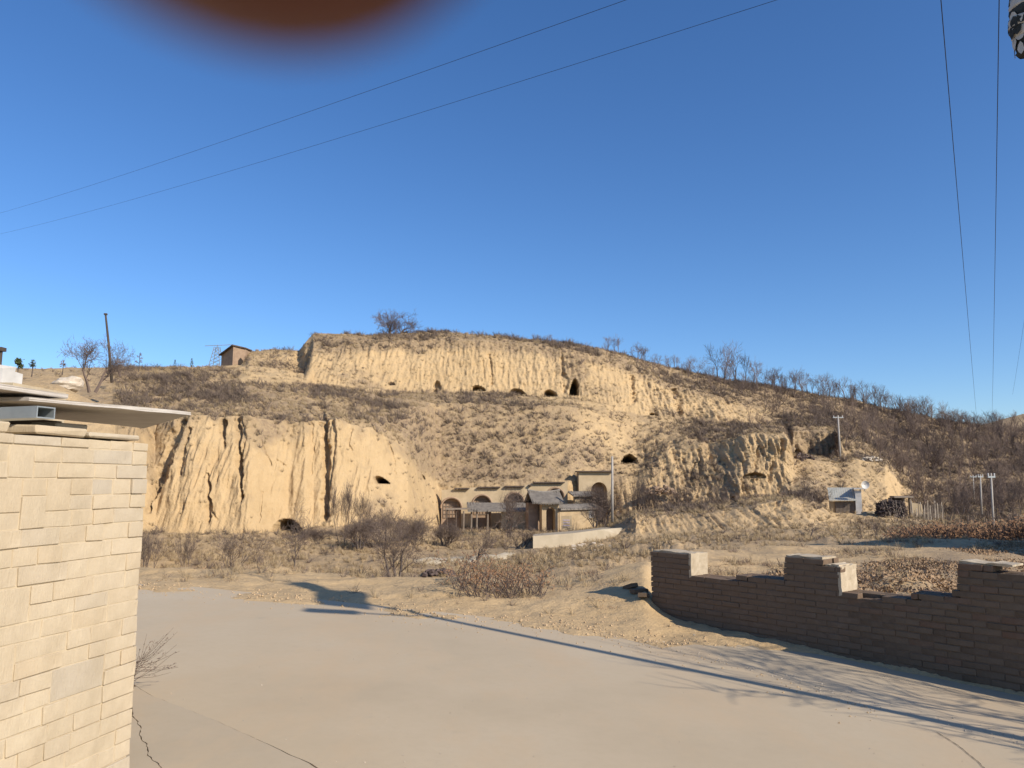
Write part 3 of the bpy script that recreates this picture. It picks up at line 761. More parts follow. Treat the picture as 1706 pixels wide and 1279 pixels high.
# two thin roof slabs, the upper lapping over the lower
def slab_roof(corners, z, th, name="roof_slab"):
    mb = MB(); p = [Vector((c[0] - BC.x, c[1] - BC.y, zz)) for c, zz in zip(corners, z)]
    mb.hexa([v for v in p] + [v + Vector((0, 0, th)) for v in p])
    bm = bmesh.new(); me = mb.mesh(name); bm.from_mesh(me)
    bmesh.ops.subdivide_edges(bm, edges=bm.edges, cuts=5, use_grid_fill=True)
    for v in bm.verts: v.co += Vector([rs.uniform(-.0022, .0022) for _ in range(3)])
    bm.to_mesh(me); bm.free()
    return link(name, me, M['slab'], sb)
OFW = Vector((BC.x, BC.y, 0)) + BN * 0.035
def wallpt(px, py):
    s_, z_ = on_plane(px, py, OFW, BD); q_ = OFW + BD * s_; return Vector((q_.x, q_.y, z_))
a = wallpt(318, 691); b_ = wallpt(48, 668); c1 = P(240, 713, a.y + 1.15); dd_ = b_ - BN * .9
slab_roof([(b_.x, b_.y), (a.x, a.y), (c1.x, c1.y), (dd_.x, dd_.y)], [b_.z, a.z, c1.z, b_.z + .02], 0.020)
a2 = wallpt(116, 665); b2 = wallpt(-40, 642); a2 = a2 - BN * .01; ex = (b2 - a2).normalized(); b2 = b2 + ex * .9
print("ROOF", a, b_, c1, a2, b2)
slab_roof([(b2.x, b2.y), (a2.x, a2.y), (a2.x - .9 * BN.x, a2.y - .9 * BN.y), (b2.x - .9 * BN.x, b2.y - .9 * BN.y)], [b2.z, a2.z + .003, a2.z + .02, b2.z + .02], 0.022)
# hollow rectangular metal section poking out under the slab
t0 = P(58, 686, 3.05); t1 = P(-70, 693, 2.9)
tube_o = thing("metal_channel", "", "", (0, 0, 0)); bpy.data.objects.remove(tube_o)
ax = Vector((0.93, -0.30, 0)).normalized(); ay = Vector((-ax.y, ax.x, 0))
TM = Matrix(((ax.x, ay.x, 0, 0), (ax.y, ay.y, 0, 0), (0, 0, 1, 0), (0, 0, 0, 1)))
w_, h_, tt = 0.085, 0.048, 0.005; mb = MB()
mb.box((-0.5, -w_ / 2, 0), (0, w_ / 2, tt), TM); mb.box((-0.5, -w_ / 2, h_ - tt), (0, w_ / 2, h_), TM)
mb.box((-0.5, -w_ / 2, tt), (0, -w_ / 2 + tt, h_ - tt), TM); mb.box((-0.5, w_ / 2 - tt, tt), (0, w_ / 2, h_ - tt), TM)
o = mb.build("metal_channel", M['metal'], sb); e = P(76, 697, 3.12); o.location = (e.x - BC.x, e.y - BC.y, e.z)
# earth and inner wall behind the head so no light leaks through
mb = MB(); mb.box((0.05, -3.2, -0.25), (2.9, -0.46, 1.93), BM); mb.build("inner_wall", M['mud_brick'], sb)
mb = MB(); mb.box((.06, -3.1, 1.94), (2.9, -.55, 2.062), BM); mb.build("slab_gap_shade", M['wood_dark'], sb)  # added dark block, paints the shadow in the gap under the slabs
# whitewashed flue and the dark stub of a post on the roof, at the very left edge
mb = MB(); q = P(2, 645, 6.0); mb.box((-0.35, -.1, 0), (0.07, .15, 0.13), jit=.01); mb.box((-.3, -.09, .13), (0.03, .12, .17), jit=.01)
ch = mb.build("chimney", M['paint_white'], None, loc=(q.x, q.y, q.z)); ch.parent = sb; ch.location = (q.x - BC.x, q.y - BC.y, q.z)
mb = MB(); mb.tube([(0, 0, 0), (0.0, 0, .13)], .018, 6); mb.box((-.03, -.03, .13), (.03, .03, .16))
q = P(-2, 612, 6.05); o = mb.build("flue_pipe", M['pole_wood'], sb); o.location = (q.x - BC.x, q.y - BC.y, q.z)
mb = MB(); q = P(-70, 645, 6.0); mb.box((-.6, -.3, -2.5), (.62, .4, 0), jit=.01); o = mb.build("rear_wall", M['joint'], sb); o.location = (q.x - BC.x, q.y - BC.y, q.z)

# ------------------------------------------------------------------ ruined brick wall on the right
bw = thing("ruined_brick_wall", "low ruined brick wall with three taller stumps, in shade along the right side of the road", "wall", (WALL_O.x, WALL_O.y, 0))
WM = Matrix(((WALL_D.x, WALL_N.x, 0, 0), (WALL_D.y, WALL_N.y, 0, 0), (0, 0, 1, 0), (0, 0, 0, 1)))
def wz(px, py): return on_plane(px, py, WALL_O, WALL_D)
# height profile along the wall, read off the photograph: (distance, height)
prof_px = [(1085, 914), (1148, 918), (1149, 952), (1200, 958), (1304, 962), (1306, 922), (1370, 932), (1371, 940), (1398, 945), (1399, 984), (1420, 988), (1500, 990), (1592, 984), (1594, 938), (1688, 948), (1692, 952), (1800, 965)]
PROF = [wz(*p) for p in prof_px]
print("WALL", [(round(a, 2), round(b, 2)) for a, b in PROF], "foot", WALL_O[:])
BH, BLn, TH = 0.066, 0.245, 0.36
Pa = [p[0] for p in PROF]; Pb = [p[1] for p in PROF]
send = 6.0
rb = random.Random(21)
brick_meshes = [block_mesh("brick", 0.236, 0.112, 0.057, 0.004, 0.003, rb) for _ in range(6)]
half_meshes = [block_mesh("brick", 0.113, 0.112, 0.057, 0.004, 0.003, rb) for _ in range(4)]
rest = MB(); cnt = 0; bricks = []
ground_w = lambda s: 0.0
nc = int(1.3 / BH)
rotz = math.atan2(WALL_D.y, WALL_D.x)
def ztop_at(s): return float(np.interp(s, Pa, Pb)) if s < Pa[-1] else Pb[-1]
for wythe in range(3):
    oy = 0.056 + wythe * 0.124
    for c in range(-10, nc):
        z = c * BH
        # stretches of this course that still stand
        ss = np.arange(0, send, .01); on = np.array([z + BH * .75 < ztop_at(q) for q in ss])
        runs = []; st_ = None
        for q, f_ in zip(ss, on):
            if f_ and st_ is None: st_ = q
            if not f_ and st_ is not None: runs.append((st_, q)); st_ = None
        if st_ is not None: runs.append((st_, send))
        ph = (0.122 if c % 2 else 0) + wythe * .06
        for r0_, r1_ in runs:
            r1_ += rb.uniform(-.012, .012) if r1_ < send else 0
            cuts = [r0_] + [q for q in np.arange(-ph, send, .245) if r0_ + .06 < q < r1_ - .06] + [r1_]
            for q0, q1 in zip(cuts[:-1], cuts[1:]):
                mid = (q0 + q1) / 2; L = q1 - q0
                if L < .04 or z < tilt(WALL_O.x + WALL_D.x * mid) - 0.16: continue
                ztop = ztop_at(mid)
                if z + BH * 1.8 > ztop and wythe == 0 and ztop < .75 and rb.random() < .12: continue
                visible = (wythe == 0 or z + 2.2 * BH > ztop or q0 == r0_ or q1 == r1_)
                mesh_ = rb.choice(brick_meshes)
                p = WM @ Vector((mid, oy + rb.uniform(-.005, .004), z + rb.uniform(-.002, .002)))
                if visible: bricks.append((p, mesh_, rotz + rb.uniform(-.01, .01), wythe, z, False, (L - .007) / .236))
                else: rest.box((q0 + .005, oy - .056, z), (q1 - .005, oy + .056, z + .057), WM)
for me in brick_meshes + half_meshes: me.materials.append(M['brick'])
pale_of = {}
for me in brick_meshes + half_meshes:
    m2 = me.copy(); m2.materials.clear(); m2.materials.append(M['brick_lit']); pale_of[me.name] = m2
bricks.sort(key=lambda t: (not t[5], t[3] != 0 and t[4] < 0.4, -t[0].x))
for i, (p, me, rz, wy, z, pale, sx_) in enumerate(bricks):
    if i < 296:
        o = link("brick", pale_of[me.name] if pale else me, M['brick'], bw); o.location = p; o.rotation_euler = (rb.uniform(-.008, .008), rb.uniform(-.008, .008), rz); o.scale = (sx_, 1, 1)
    else:
        T = Matrix.Translation(p) @ Matrix.Rotation(rz, 4, 'Z') @ Matrix.Diagonal((sx_, 1, 1, 1))
        b0 = len(rest.v); rest.v += [tuple(T @ v.co) for v in me.vertices]; rest.f += [tuple(b0 + k for k in f.vertices) for f in me.polygons]
o = rest.build("remaining_bricks", M['brick'], bw); o["kind"] = "stuff"
core = MB()
seg = np.arange(0.03, send, 0.1225)
for s in seg:
    zt = min(np.interp(s, Pa, Pb), np.interp(s + .1, Pa, Pb)) if s < Pa[-1] - .1 else Pb[-1]
    core.box((s - .0, .005, -0.6), (s + .1225, TH - .012, max(0.1, zt - 0.055)), WM)
core.build("mortar", M['mortar'], bw)
ctop = lambda z_: (math.ceil((z_ - .75 * BH) / BH) - 1) * BH + .058
# pale skins that paint sunlight onto the stump ends and caps
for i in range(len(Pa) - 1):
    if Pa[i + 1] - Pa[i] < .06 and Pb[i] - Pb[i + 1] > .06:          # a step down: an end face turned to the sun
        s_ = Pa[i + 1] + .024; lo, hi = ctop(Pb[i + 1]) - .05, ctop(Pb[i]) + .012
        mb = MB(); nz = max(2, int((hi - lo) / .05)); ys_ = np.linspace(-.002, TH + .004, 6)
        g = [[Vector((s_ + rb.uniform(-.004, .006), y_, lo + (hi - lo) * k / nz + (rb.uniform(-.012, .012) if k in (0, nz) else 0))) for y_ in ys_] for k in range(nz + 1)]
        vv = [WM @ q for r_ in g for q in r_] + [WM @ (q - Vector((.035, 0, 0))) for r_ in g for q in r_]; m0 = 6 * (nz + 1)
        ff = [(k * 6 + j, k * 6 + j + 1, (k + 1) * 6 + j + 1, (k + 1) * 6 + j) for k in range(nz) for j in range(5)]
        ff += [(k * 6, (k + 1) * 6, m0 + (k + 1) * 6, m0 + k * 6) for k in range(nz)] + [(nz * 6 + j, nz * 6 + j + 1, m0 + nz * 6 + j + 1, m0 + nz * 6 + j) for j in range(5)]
        mb.add(vv, ff); mb.build("sunlit_end", M['brick_lit'], bw)
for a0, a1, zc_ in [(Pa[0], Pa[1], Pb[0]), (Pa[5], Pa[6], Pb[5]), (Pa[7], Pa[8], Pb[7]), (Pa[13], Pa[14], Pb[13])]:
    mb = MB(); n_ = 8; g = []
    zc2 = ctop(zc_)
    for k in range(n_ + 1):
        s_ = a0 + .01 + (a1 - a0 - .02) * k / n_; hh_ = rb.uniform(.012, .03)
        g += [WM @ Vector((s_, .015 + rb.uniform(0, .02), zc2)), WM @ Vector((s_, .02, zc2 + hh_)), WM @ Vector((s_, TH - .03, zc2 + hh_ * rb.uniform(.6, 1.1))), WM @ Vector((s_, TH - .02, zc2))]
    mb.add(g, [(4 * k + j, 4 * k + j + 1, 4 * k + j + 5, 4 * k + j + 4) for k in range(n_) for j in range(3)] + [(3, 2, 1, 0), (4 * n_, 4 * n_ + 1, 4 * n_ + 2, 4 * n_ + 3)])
    mb.build("sunlit_cap", M['brick_lit'], bw)
# fallen bricks at the foot
fb = thing("fallen_bricks", "few loose bricks lying at the left end of the ruined wall", "bricks", (WALL_O.x, WALL_O.y, 0))
for k, (dx, dy, a) in enumerate([(-.12, .28, .4), (-.10, .02, 1.2), (-.2, .5, 2.0)]):
    o = link("brick", brick_meshes[k], M['brick'], fb)
    gz = float(near_ground(WALL_O.x + dx, WALL_O.y + dy)); o.location = (dx, dy, gz - .005); o.rotation_euler = (0, .15 * k, a)

# ------------------------------------------------------------------ things just outside the frame whose shadows cross the road
sh2 = Vector((math.sin(R(SHADOW_AZ)), math.cos(R(SHADOW_AZ)), 0)); ratio = 1 / math.tan(R(SUN_EL))
# solar street lamp
tip = G(512, 986)
HL = 7.0
base = tip - sh2 * (HL * ratio)
lamp = thing("street_lamp", "solar street lamp standing outside the frame, its long shadow crosses the road", "street lamp", (base.x, base.y, float(tilt(base.x)) - 0.02))
mb = MB(); mb.tube([(0, 0, 0), (0, 0, HL - .3)], [.075, .05], 10); mb.build("pole", M['metal'], lamp, True)
mb = MB(); mb.box((-.18, -.18, 0), (.18, .18, .02)); mb.build("base_plate", M['metal'], lamp)
right_of = Vector((-1, 0, 0))
ang = math.radians(160)
arm_dir = Vector((-1, 0.02, 0)).normalized()
mb = MB(); mb.tube([(0, 0, HL - 1.15), tuple(arm_dir * .5 + Vector((0, 0, HL - 1.1))), tuple(arm_dir * 1.0 + Vector((0, 0, HL - 1.06)))], .028, 8); mb.build("arm", M['metal'], lamp, True)
AM = Matrix.Translation(arm_dir * 1.25 + Vector((0, 0, HL - 1.06))) @ arm_dir.to_track_quat('X', 'Z').to_matrix().to_4x4()
mb = MB(); mb.box((-.32, -.11, -.03), (.32, .11, .05), AM, jit=.01); mb.build("lamp_head", M['tarp_dark'], lamp)
q = SUNV.to_track_quat('Z', 'Y').to_matrix().to_4x4()
PMx = Matrix.Translation((0, 0, HL)) @ q @ Matrix.Rotation(R(35), 4, 'Z')
mb = MB(); mb.box((-.52, -.27, 0), (.52, .27, .03), PMx); mb.build("solar_panel", M['panel_dark'], lamp)

# ------------------------------------------------------------------ overhead cables
def cable(name, pts, sag, rad, label, grp=None):
    a, c = pts; out = []
    n = 40
    for i in range(n + 1):
        t = i / n; p = a.lerp(c, t); p.z -= sag * 4 * t * (1 - t); out.append(p - a)
    mb = MB(); mb.tube(out, rad, 6)
    o = mb.build(name, M['wire'], None, True, loc=a)
    return tag(o, label, "cable", grp)
cable("cable", (P(1210, -60, 14), P(-120, 384, 90)), 0.6, .006, "upper of the two thin cables crossing the sky from top centre down to the left")
cable("cable", (P(1480, -60, 14), P(-120, 412, 90)), 0.8, .006, "lower of the two thin cables crossing the sky from top centre down to the left")
cable("cable", (P(1560, -90, 12), P(1628, 706, 118)), 1.2, .009, "left of the two long dark cables dropping down the right side of the sky")
cable("cable", (P(1666, -90, 12), P(1652, 712, 118)), 0.4, .009, "right of the two long dark cables dropping down the right side of the sky")
cable("cable", (P(1740, 300, 45), P(1687, 657, 118)), 0.3, .010, "short faint cable end slanting at the right edge above the far hill")

# patched bundle of cables hanging into the top right corner
cb = thing("cable_bundle", "bundle wrapped in black and pale grey patches, hanging into the top right corner", "cable bundle", P(1712, -60, 6.0))
rr = random.Random(5)
o0 = P(1712, -60, 6.0)
segs = [(1716, -60, .13), (1714, -30, .135), (1712, 0, .135), (1710, 18, .125), (1709, 34, .125), (1708, 48, .115), (1710, 62, .10), (1711, 76, .085), (1708, 92, .06)]
pts = [P(a, b, 6.0) - o0 for a, b, _ in segs]
for i in range(len(segs) - 1):
    mb = MB(); n = 11
    nseg = 3
    rad = []; pp = []
    for k in range(nseg + 1):
        t = k / nseg; pp.append(pts[i].lerp(pts[i + 1], t)); rad.append((segs[i][2] * (1 - t) + segs[i + 1][2] * t) * rr.uniform(.93, 1.04))
    mb.tube(pp, rad, n)
    mb.v = [tuple(Vector(v) + Vector([rr.uniform(-.009, .009) for _ in range(3)])) for v in mb.v]
    w_o = mb.build("wrapping", M['tarp_light'] if i in (2, 4, 5) else M['tarp_dark'], cb, True)
    for k in range(3):
        pm = MB(); a_ = rr.uniform(2.4, 5.2); rr0 = segs[i][2] * 1.02; c_ = pts[i].lerp(pts[i + 1], rr.random()); wv = []
        for j in range(9):
            t_ = j / 8 * 6.283; aa = a_ + .38 * math.cos(t_) * rr.uniform(.6, 1.1); wv.append(c_ + Vector((math.cos(aa) * rr0, math.sin(aa) * rr0, .055 * math.sin(t_) * rr.uniform(.6, 1.2))))
        pm.add(wv, [tuple(range(9))]); pm.build("patch", M['tarp_dark'] if i in (2, 4, 5) else M['tarp_light'], w_o)
for k in range(5):
    mb = MB(); a = rr.uniform(-.12, .02); z0_ = rr.uniform(-.3, -.1)
    mb.tube([Vector((a, -.12, 0.1)), Vector((a + .04, -.14, z0_)), Vector((a + .09, -.12, z0_ - .1)), Vector((.06, -.05, z0_ - .15))], .008, 6); mb.build("loose_wire", M['wire'], cb, True)
mb = MB(); mb.tube([P(1712, -60, 6) - o0, P(1712, -260, 6) - o0], .02, 6); mb.tube([P(1500, -262, 6) - o0, P(1950, -258, 6) - o0], .014, 6); mb.build("hanger", M['wire'], cb, True)

# ------------------------------------------------------------------ the photographer's fingertip, just in front of the lens
ft = P(428, -62, 0.0145)
fd = Vector((-0.10, 0.25, 0.96)).normalized()
fing = thing("finger", "blurred brown fingertip reaching in at the top edge, very close to the lens", "finger", ft)
prof_f = [(-.0078, .0005), (-.0072, .0030), (-.0058, .0052), (-.0035, .0068), (0, .0078), (.005, .0083), (.012, .0084), (.019, .0086), (.024, .0091), (.029, .0088), (.040, .0092), (.050, .0098), (.058, .0096), (.075, .0104)]
mb = MB(); mb.tube([fd * (a + .0085) for a, _ in prof_f], [b for _, b in prof_f], 20)
mb.v = [tuple(v) for v in mb.v]; mb.build("finger_skin", M['skin'], fing, True)
sideN = (Vector((0, 1, 0)) - fd * fd.y).normalized(); tx = fd.cross(sideN)
mb = MB(); nv = []
for i in range(6):
    for k in range(7):
        th = (k - 3) / 3 * .85; s = .004 + i * .0022 + .0085 - .004 - (.0012 * abs((k - 3) / 3) ** 2 if i == 0 else 0)
        nv.append(fd * s + (sideN * math.cos(th) + tx * math.sin(th)) * (.0083 if i else .0080))
fs = [(i * 7 + k, i * 7 + k + 1, (i + 1) * 7 + k + 1, (i + 1) * 7 + k) for i in range(5) for k in range(6)]
mb.add(nv, fs); mb.build("fingernail", M['nail'], fing, True)

# ------------------------------------------------------------------ bare trees and shrubs
def grow(mb, rnd, p, d, L, r, depth, maxd, up, spread, kids, crown):
    nseg = 4 if depth == 0 else 3 if depth < maxd else 2
    pts = [p.copy()]; rad = [r]; q = p.copy(); dd = d.copy()
    for i in range(nseg):
        dd = (dd + Vector([rnd.uniform(-1, 1) for _ in range(3)]) * 0.16 * (1 + depth * .4) + Vector((0, 0, up * 0.12))).normalized()
        q = q + dd * (L / nseg); pts.append(q.copy()); rad.append(r * (1 - 0.62 * (i + 1) / nseg))
    (mb if depth == 0 else crown).tube(pts, rad, 5 if depth == 0 else 3, cap=False)
    if depth >= maxd: return
    n = kids[depth]
    for k in range(n):
        t = rnd.uniform(0.30 if depth else 0.35, 1.0) if k < n - 1 else 1.0
        f = t * nseg; i = min(int(f), nseg - 1); bp = pts[i].lerp(pts[i + 1], f - i)
        ax = (pts[i + 1] - pts[i]).normalized()
        side = ax.orthogonal().normalized(); side.rotate(Matrix.Rotation(rnd.uniform(0, 6.28), 3, ax))
        a = rnd.uniform(0.45, 1.0) * spread
        nd = (ax * math.cos(a) + side * math.sin(a)).normalized()
        grow(mb, rnd, bp, nd, L * rnd.uniform(0.52, 0.78), max(r * (1 - .55 * t) * rnd.uniform(.45, .62), MINR[0]), depth + 1, maxd, up, spread, kids, crown)
MINR = [0.0022]
def tree_mesh(seed, h, r0, trunk=0.42, maxd=4, up=0.6, spread=0.85, kids=(6, 5, 4, 3), stems=1, lean=(0, 0), minr=None):
    rnd = random.Random(seed); tr = MB(); cr = MB()
    for s in range(stems):
        a = rnd.uniform(0, 6.28); k = 0 if stems == 1 else rnd.uniform(.2, .65)
        d = Vector((math.cos(a) * k + lean[0], math.sin(a) * k + lean[1], 1)).normalized()
        grow(tr, rnd, Vector((math.cos(a) * .06 * (stems > 1), math.sin(a) * .06 * (stems > 1), -0.1)), d, h * trunk * rnd.uniform(.85, 1.1), r0, 0, maxd, up, spread, kids, cr)
    zmax = max(v[2] for v in cr.v); k = h / zmax
    if minr is None: minr = 1
    for m_ in (tr, cr): m_.v = [(x * (k * .5 + .5), y * (k * .5 + .5), z * k) for x, y, z in m_.v]
    return tr.mesh("trunk"), cr.mesh("crown")
def put_tree(name, meshes, loc, rz, sc, label, cat, group=None, mats=('bark', 'twig')):
    t = thing(name, label, cat, loc, rz, group); t.scale = sc if hasattr(sc, '__len__') else (sc, sc, sc)
    a = link("trunk", meshes[0], M[mats[0]], t); b = link("crown", meshes[1], M[mats[1]], t)
    return t
RIDGE = [tree_mesh(100 + i, 1.0, 0.022, .40, 4, .9, .75, (5, 4, 4, 3)) for i in range(6)]         # unit-height trees
BUSHY = [tree_mesh(200 + i, 1.0, 0.014, .45, 3, .7, .75, (5, 5, 4), stems=5) for i in range(4)]
for tr, cr in RIDGE: tr.materials.append(M['bark_far']); cr.materials.append(M['bark_far'])
for tr, cr in BUSHY: tr.materials.append(M['bark_far']); cr.materials.append(M['twig'])
def hgt(px, py_top, base):       # height of something that stands at base and reaches py_top
    top = P(px, py_top, base.y); return top.z - base.z
rt = random.Random(31)
def tree_at(px, pyb, pyt, meshes, name, label, cat, group=None, wide=1.0, base=None, sink=0.1):
    b0 = base if base is not None else surf(px, pyb)
    hh = hgt(px, pyt, b0) + sink
    return put_tree(name, meshes, (b0.x, b0.y, b0.z - sink), rt.uniform(0, 6.28), (hh * wide, hh * wide, hh), label, cat, group, ('bark_far', 'bark_far'))

# --- the skyline
tree_at(659, 556, 510, tree_mesh(301, 1.0, .03, .3, 5, .5, .95, (7, 5, 4, 3, 2), stems=3), "bare_tree", "wide leafless tree standing alone on the top of the highest cliff", "tree", wide=1.3, base=surf_level(659, 9.0))
tree_at(155, 640, 556, tree_mesh(302, 1.0, .03, .4, 5, .5, .9, (6, 5, 4, 3, 2), stems=2), "bare_tree", "leafless tree beside the leaning dark post on the left skyline", "tree", wide=.95, base=P(153, 640, 60))
tree_at(203, 622, 588, BUSHY[0], "bare_shrub", "low leafless shrub just right of the leaning dark post", "shrub", wide=1.3, base=P(203, 622, 80))
RG = "bare trees in a row along the descending right-hand ridge"
ridge_y = lambda px: np.interp(px, [1000, 1060, 1120, 1200, 1300, 1380, 1480, 1560, 1640, 1706], [580, 596, 611, 629, 645, 659, 679, 697, 709, 715])
tops = {1022: 560, 1034: 553, 1060: 568, 1078: 575, 1100: 590, 1196: 572, 1210: 566, 1225: 580, 1245: 582, 1262: 590}
n = 0
for px in list(tops) + [1010, 1050, 1068, 1090, 1112, 1128, 1145, 1160, 1175, 1188, 1205, 1218, 1236, 1255, 1275, 1290] + list(range(1284, 1640, 9)):
    px += rt.uniform(-3, 3); j = round(px); 
    base = surf_level(px, rt.choice([9.0, 8.9, 8.75, 8.6])); yb = ridge_y(px)
    t_ = [v for k, v in tops.items() if abs(k - px) < 4]
    top = t_[0] if t_ else yb - rt.uniform(22, 42) * (1 if px > 1270 else .72) * (.62 if px > 1560 else 1)
    own = {1022: "small bare tree at the very start of the ridge row, left of its pair", 1034: "small bare tree at the start of the ridge row, right of its pair", 1196: "tallest bare tree of the dark cluster halfway down the ridge", 1210: "tall bare tree right beside the tallest of the ridge cluster", 1078: "low bare tree on the ridge just right of the starting pair", 1262: "bare tree ending the tall ridge cluster on its right"}.get([k for k in tops if abs(k - px) < 4][0]) if t_ else None
    tree_at(px, yb, top, rt.choice(RIDGE), "ridge_tree", own or "bare dark tree of the thin row standing against the sky along the descending right-hand ridge", "tree", RG, wide=rt.uniform(.75, 1.1), base=base); n += 1
for px, t_ in [(895, 553), (912, 553), (842, 552), (787, 548), (862, 556)]:
    tree_at(px, 560, t_, BUSHY[2], "bare_shrub", {895: "tiny pale shrub on the cliff top, left one of a close pair", 912: "tiny pale shrub on the cliff top, right one of a close pair", 842: "tiny twig on the cliff top left of the close pair of shrubs",
            787: "low wide twiggy shrub on the cliff top right of the lone tree", 862: "smallest bare sprig on the cliff top beside the close pair of shrubs"}[px], "shrub", wide=1.2, base=surf_level(px, 9.0))
# --- right-hand slope: a wood that reads as one mass
def instancer(name, pts, scales, srcs, label, kind="stuff", flat=None):
    """one object that scatters copies of a few source meshes over given points"""
    me = bpy.data.meshes.new(name); me.vertices.add(len(pts)); me.vertices.foreach_set("co", np.asarray(pts, np.float32).ravel())
    add_attr(me, "sc", scales); add_attr(me, "rz", np.random.uniform(0, 6.283, len(pts)))
    a = me.attributes.new("pick", 'INT', 'POINT'); a.data.foreach_set("value", np.random.randint(0, len(srcs), len(pts)).astype(np.int32))
    col = bpy.data.collections.new(name + "_kinds")
    for k, s in enumerate(srcs):
        o = bpy.data.objects.new("%s_kind_%02d" % (name, k), s); col.objects.link(o)
    ob = link(name, me)
    ng = bpy.data.node_groups.new(name, 'GeometryNodeTree')
    ng.interface.new_socket("Geometry", in_out='INPUT', socket_type='NodeSocketGeometry')
    ng.interface.new_socket("Geometry", in_out='OUTPUT', socket_type='NodeSocketGeometry')
    gi = ng.nodes.new('NodeGroupInput'); go = ng.nodes.new('NodeGroupOutput')
    ci = ng.nodes.new('GeometryNodeCollectionInfo'); ci.inputs['Collection'].default_value = col
    ci.inputs['Separate Children'].default_value = True; ci.inputs['Reset Children'].default_value = True
    iop = ng.nodes.new('GeometryNodeInstanceOnPoints'); iop.inputs['Pick Instance'].default_value = True
    def attr(nm, ty):
        n_ = ng.nodes.new('GeometryNodeInputNamedAttribute'); n_.data_type = ty; n_.inputs['Name'].default_value = nm
        return n_.outputs['Attribute']
    cx = ng.nodes.new('ShaderNodeCombineXYZ'); ng.links.new(attr("rz", 'FLOAT'), cx.inputs['Z'])
    cs = ng.nodes.new('ShaderNodeCombineXYZ'); s_ = attr("sc", 'FLOAT')
    for i in range(3): ng.links.new(s_, cs.inputs[i])
    ng.links.new(gi.outputs[0], iop.inputs['Points']); ng.links.new(ci.outputs[0], iop.inputs['Instance'])
    ng.links.new(attr("pick", 'INT'), iop.inputs['Instance Index']); ng.links.new(cx.outputs[0], iop.inputs['Rotation'])
    ng.links.new(cs.outputs[0], iop.inputs['Scale']); ng.links.new(iop.outputs[0], go.inputs[0])
    md = ob.modifiers.new("scatter", 'NODES'); md.node_group = ng
    return tag(ob, label, kind=kind)
def join_mesh(a, b, name):
    bm = bmesh.new(); bm.from_mesh(a); bm.from_mesh(b); me = bpy.data.meshes.new(name); bm.to_mesh(me); bm.free(); me.materials.append(M['bark_far']); return me
wood_src = [join_mesh(*tree_mesh(400 + i, 1.0, .02, .42, 3, .9, .75, (6, 5, 4)), "wood_tree") for i in range(4)]
# sampling cells of the hillside
A = V[:-1, :-1]; B_ = V[:-1, 1:]; C_ = V[1:, :-1]
area = np.linalg.norm(np.cross(B_ - A, C_ - A), axis=-1)
cpx = PXg[:-1, :-1]; cpy = PYg[:-1, :-1]; clv = LVg[:-1, :-1]; cbr = br[:-1, :-1]; csoot = soot[:-1, :-1]
nrmz = np.abs(np.cross(B_ - A, C_ - A)[..., 2]) / np.maximum(area, 1e-6)
def sample(w, n, seed):
    r_ = np.random.RandomState(seed); w = w.ravel() / w.sum(); idx = r_.choice(w.size, n, p=w)
    u = r_.rand(n)[:, None]; v = r_.rand(n)[:, None]
    a = A.reshape(-1, 3)[idx]; return a + (B_.reshape(-1, 3)[idx] - a) * u + (C_.reshape(-1, 3)[idx] - a) * v, idx
def srange(a, b, x, s): return sstep(a - s, a + s, x) * (1 - sstep(b - s, b + s, x))
w = area * srange(1470, 1900, cpx, 50) * srange(4.1, 8.9, clv, .2) * (cbr > .35) + area * .6 * srange(1220, 1900, cpx, 50) * srange(6.4, 8.9, clv, .2) * (cbr > .35) + area * .45 * srange(1010, 1300, cpx, 20) * srange(8.0, 8.95, clv, .1)
pts, idx = sample(w, 760, 1); pts[:, 2] -= .15
instancer("woodland", pts, np.random.uniform(1.8, 4.6, len(pts)) * np.interp(cpx.ravel()[idx], [1000, 1250, 1400], [.55, .7, 1]), wood_src, "bare grey-brown woodland covering the slope at the right")

# --- twiggy scrub and dry grass tufts
def tuft(seed, n, h, spread, wid, mat, droop=0.2):
    rnd = random.Random(seed); mb = MB()
    for i in range(n):
        a = rnd.uniform(0, 6.28); L = h * rnd.uniform(.5, 1.1); tl = rnd.uniform(0, 1) ** .7 * spread
        d = Vector((math.cos(a) * math.sin(tl), math.sin(a) * math.sin(tl), math.cos(tl)))
        b = Vector((math.cos(a), math.sin(a), 0)) * rnd.uniform(0, .12 * h); sd = Vector((-math.sin(a + 1), math.cos(a + 1), 0)) * wid
        m_ = b + d * L * .55; e = b + d * L - Vector((0, 0, droop * L * rnd.random())) + Vector((rnd.uniform(-.1, .1), rnd.uniform(-.1, .1), 0)) * L
        mb.add([b - sd * .7, b + sd * .7, m_ + sd, m_ - sd, e], [(0, 1, 2, 3), (3, 2, 4)])
        if rnd.random() < .6:
            e2 = m_ + (d + Vector((rnd.uniform(-.7, .7), rnd.uniform(-.7, .7), rnd.uniform(-.2, .5)))).normalized() * L * .4
            mb.add([m_ - sd * .7, m_ + sd * .7, e2], [(0, 1, 2)])
    me = mb.mesh("tuft"); me.materials.append(mat); return me
scrub_src = [tuft(i, 34, 1.0, 1.25, .016, M['brush'] if i % 3 else M['twig']) for i in range(6)]
grass_src = [tuft(20 + i, 26, 1.0, .95, .020, M['straw'], .5) for i in range(4)]
inview = srange(190, 1760, cpx, 30) + 0.05
w = area * np.clip(cbr - .22, 0, 1) ** 1.5 * inview * (csoot < .1) * srange(.8, 9.6, clv, .2) * (0.25 + nrmz)
dens = fbm(A[..., 0] * .12, A[..., 1] * .12, A[..., 2] * .12, 4)
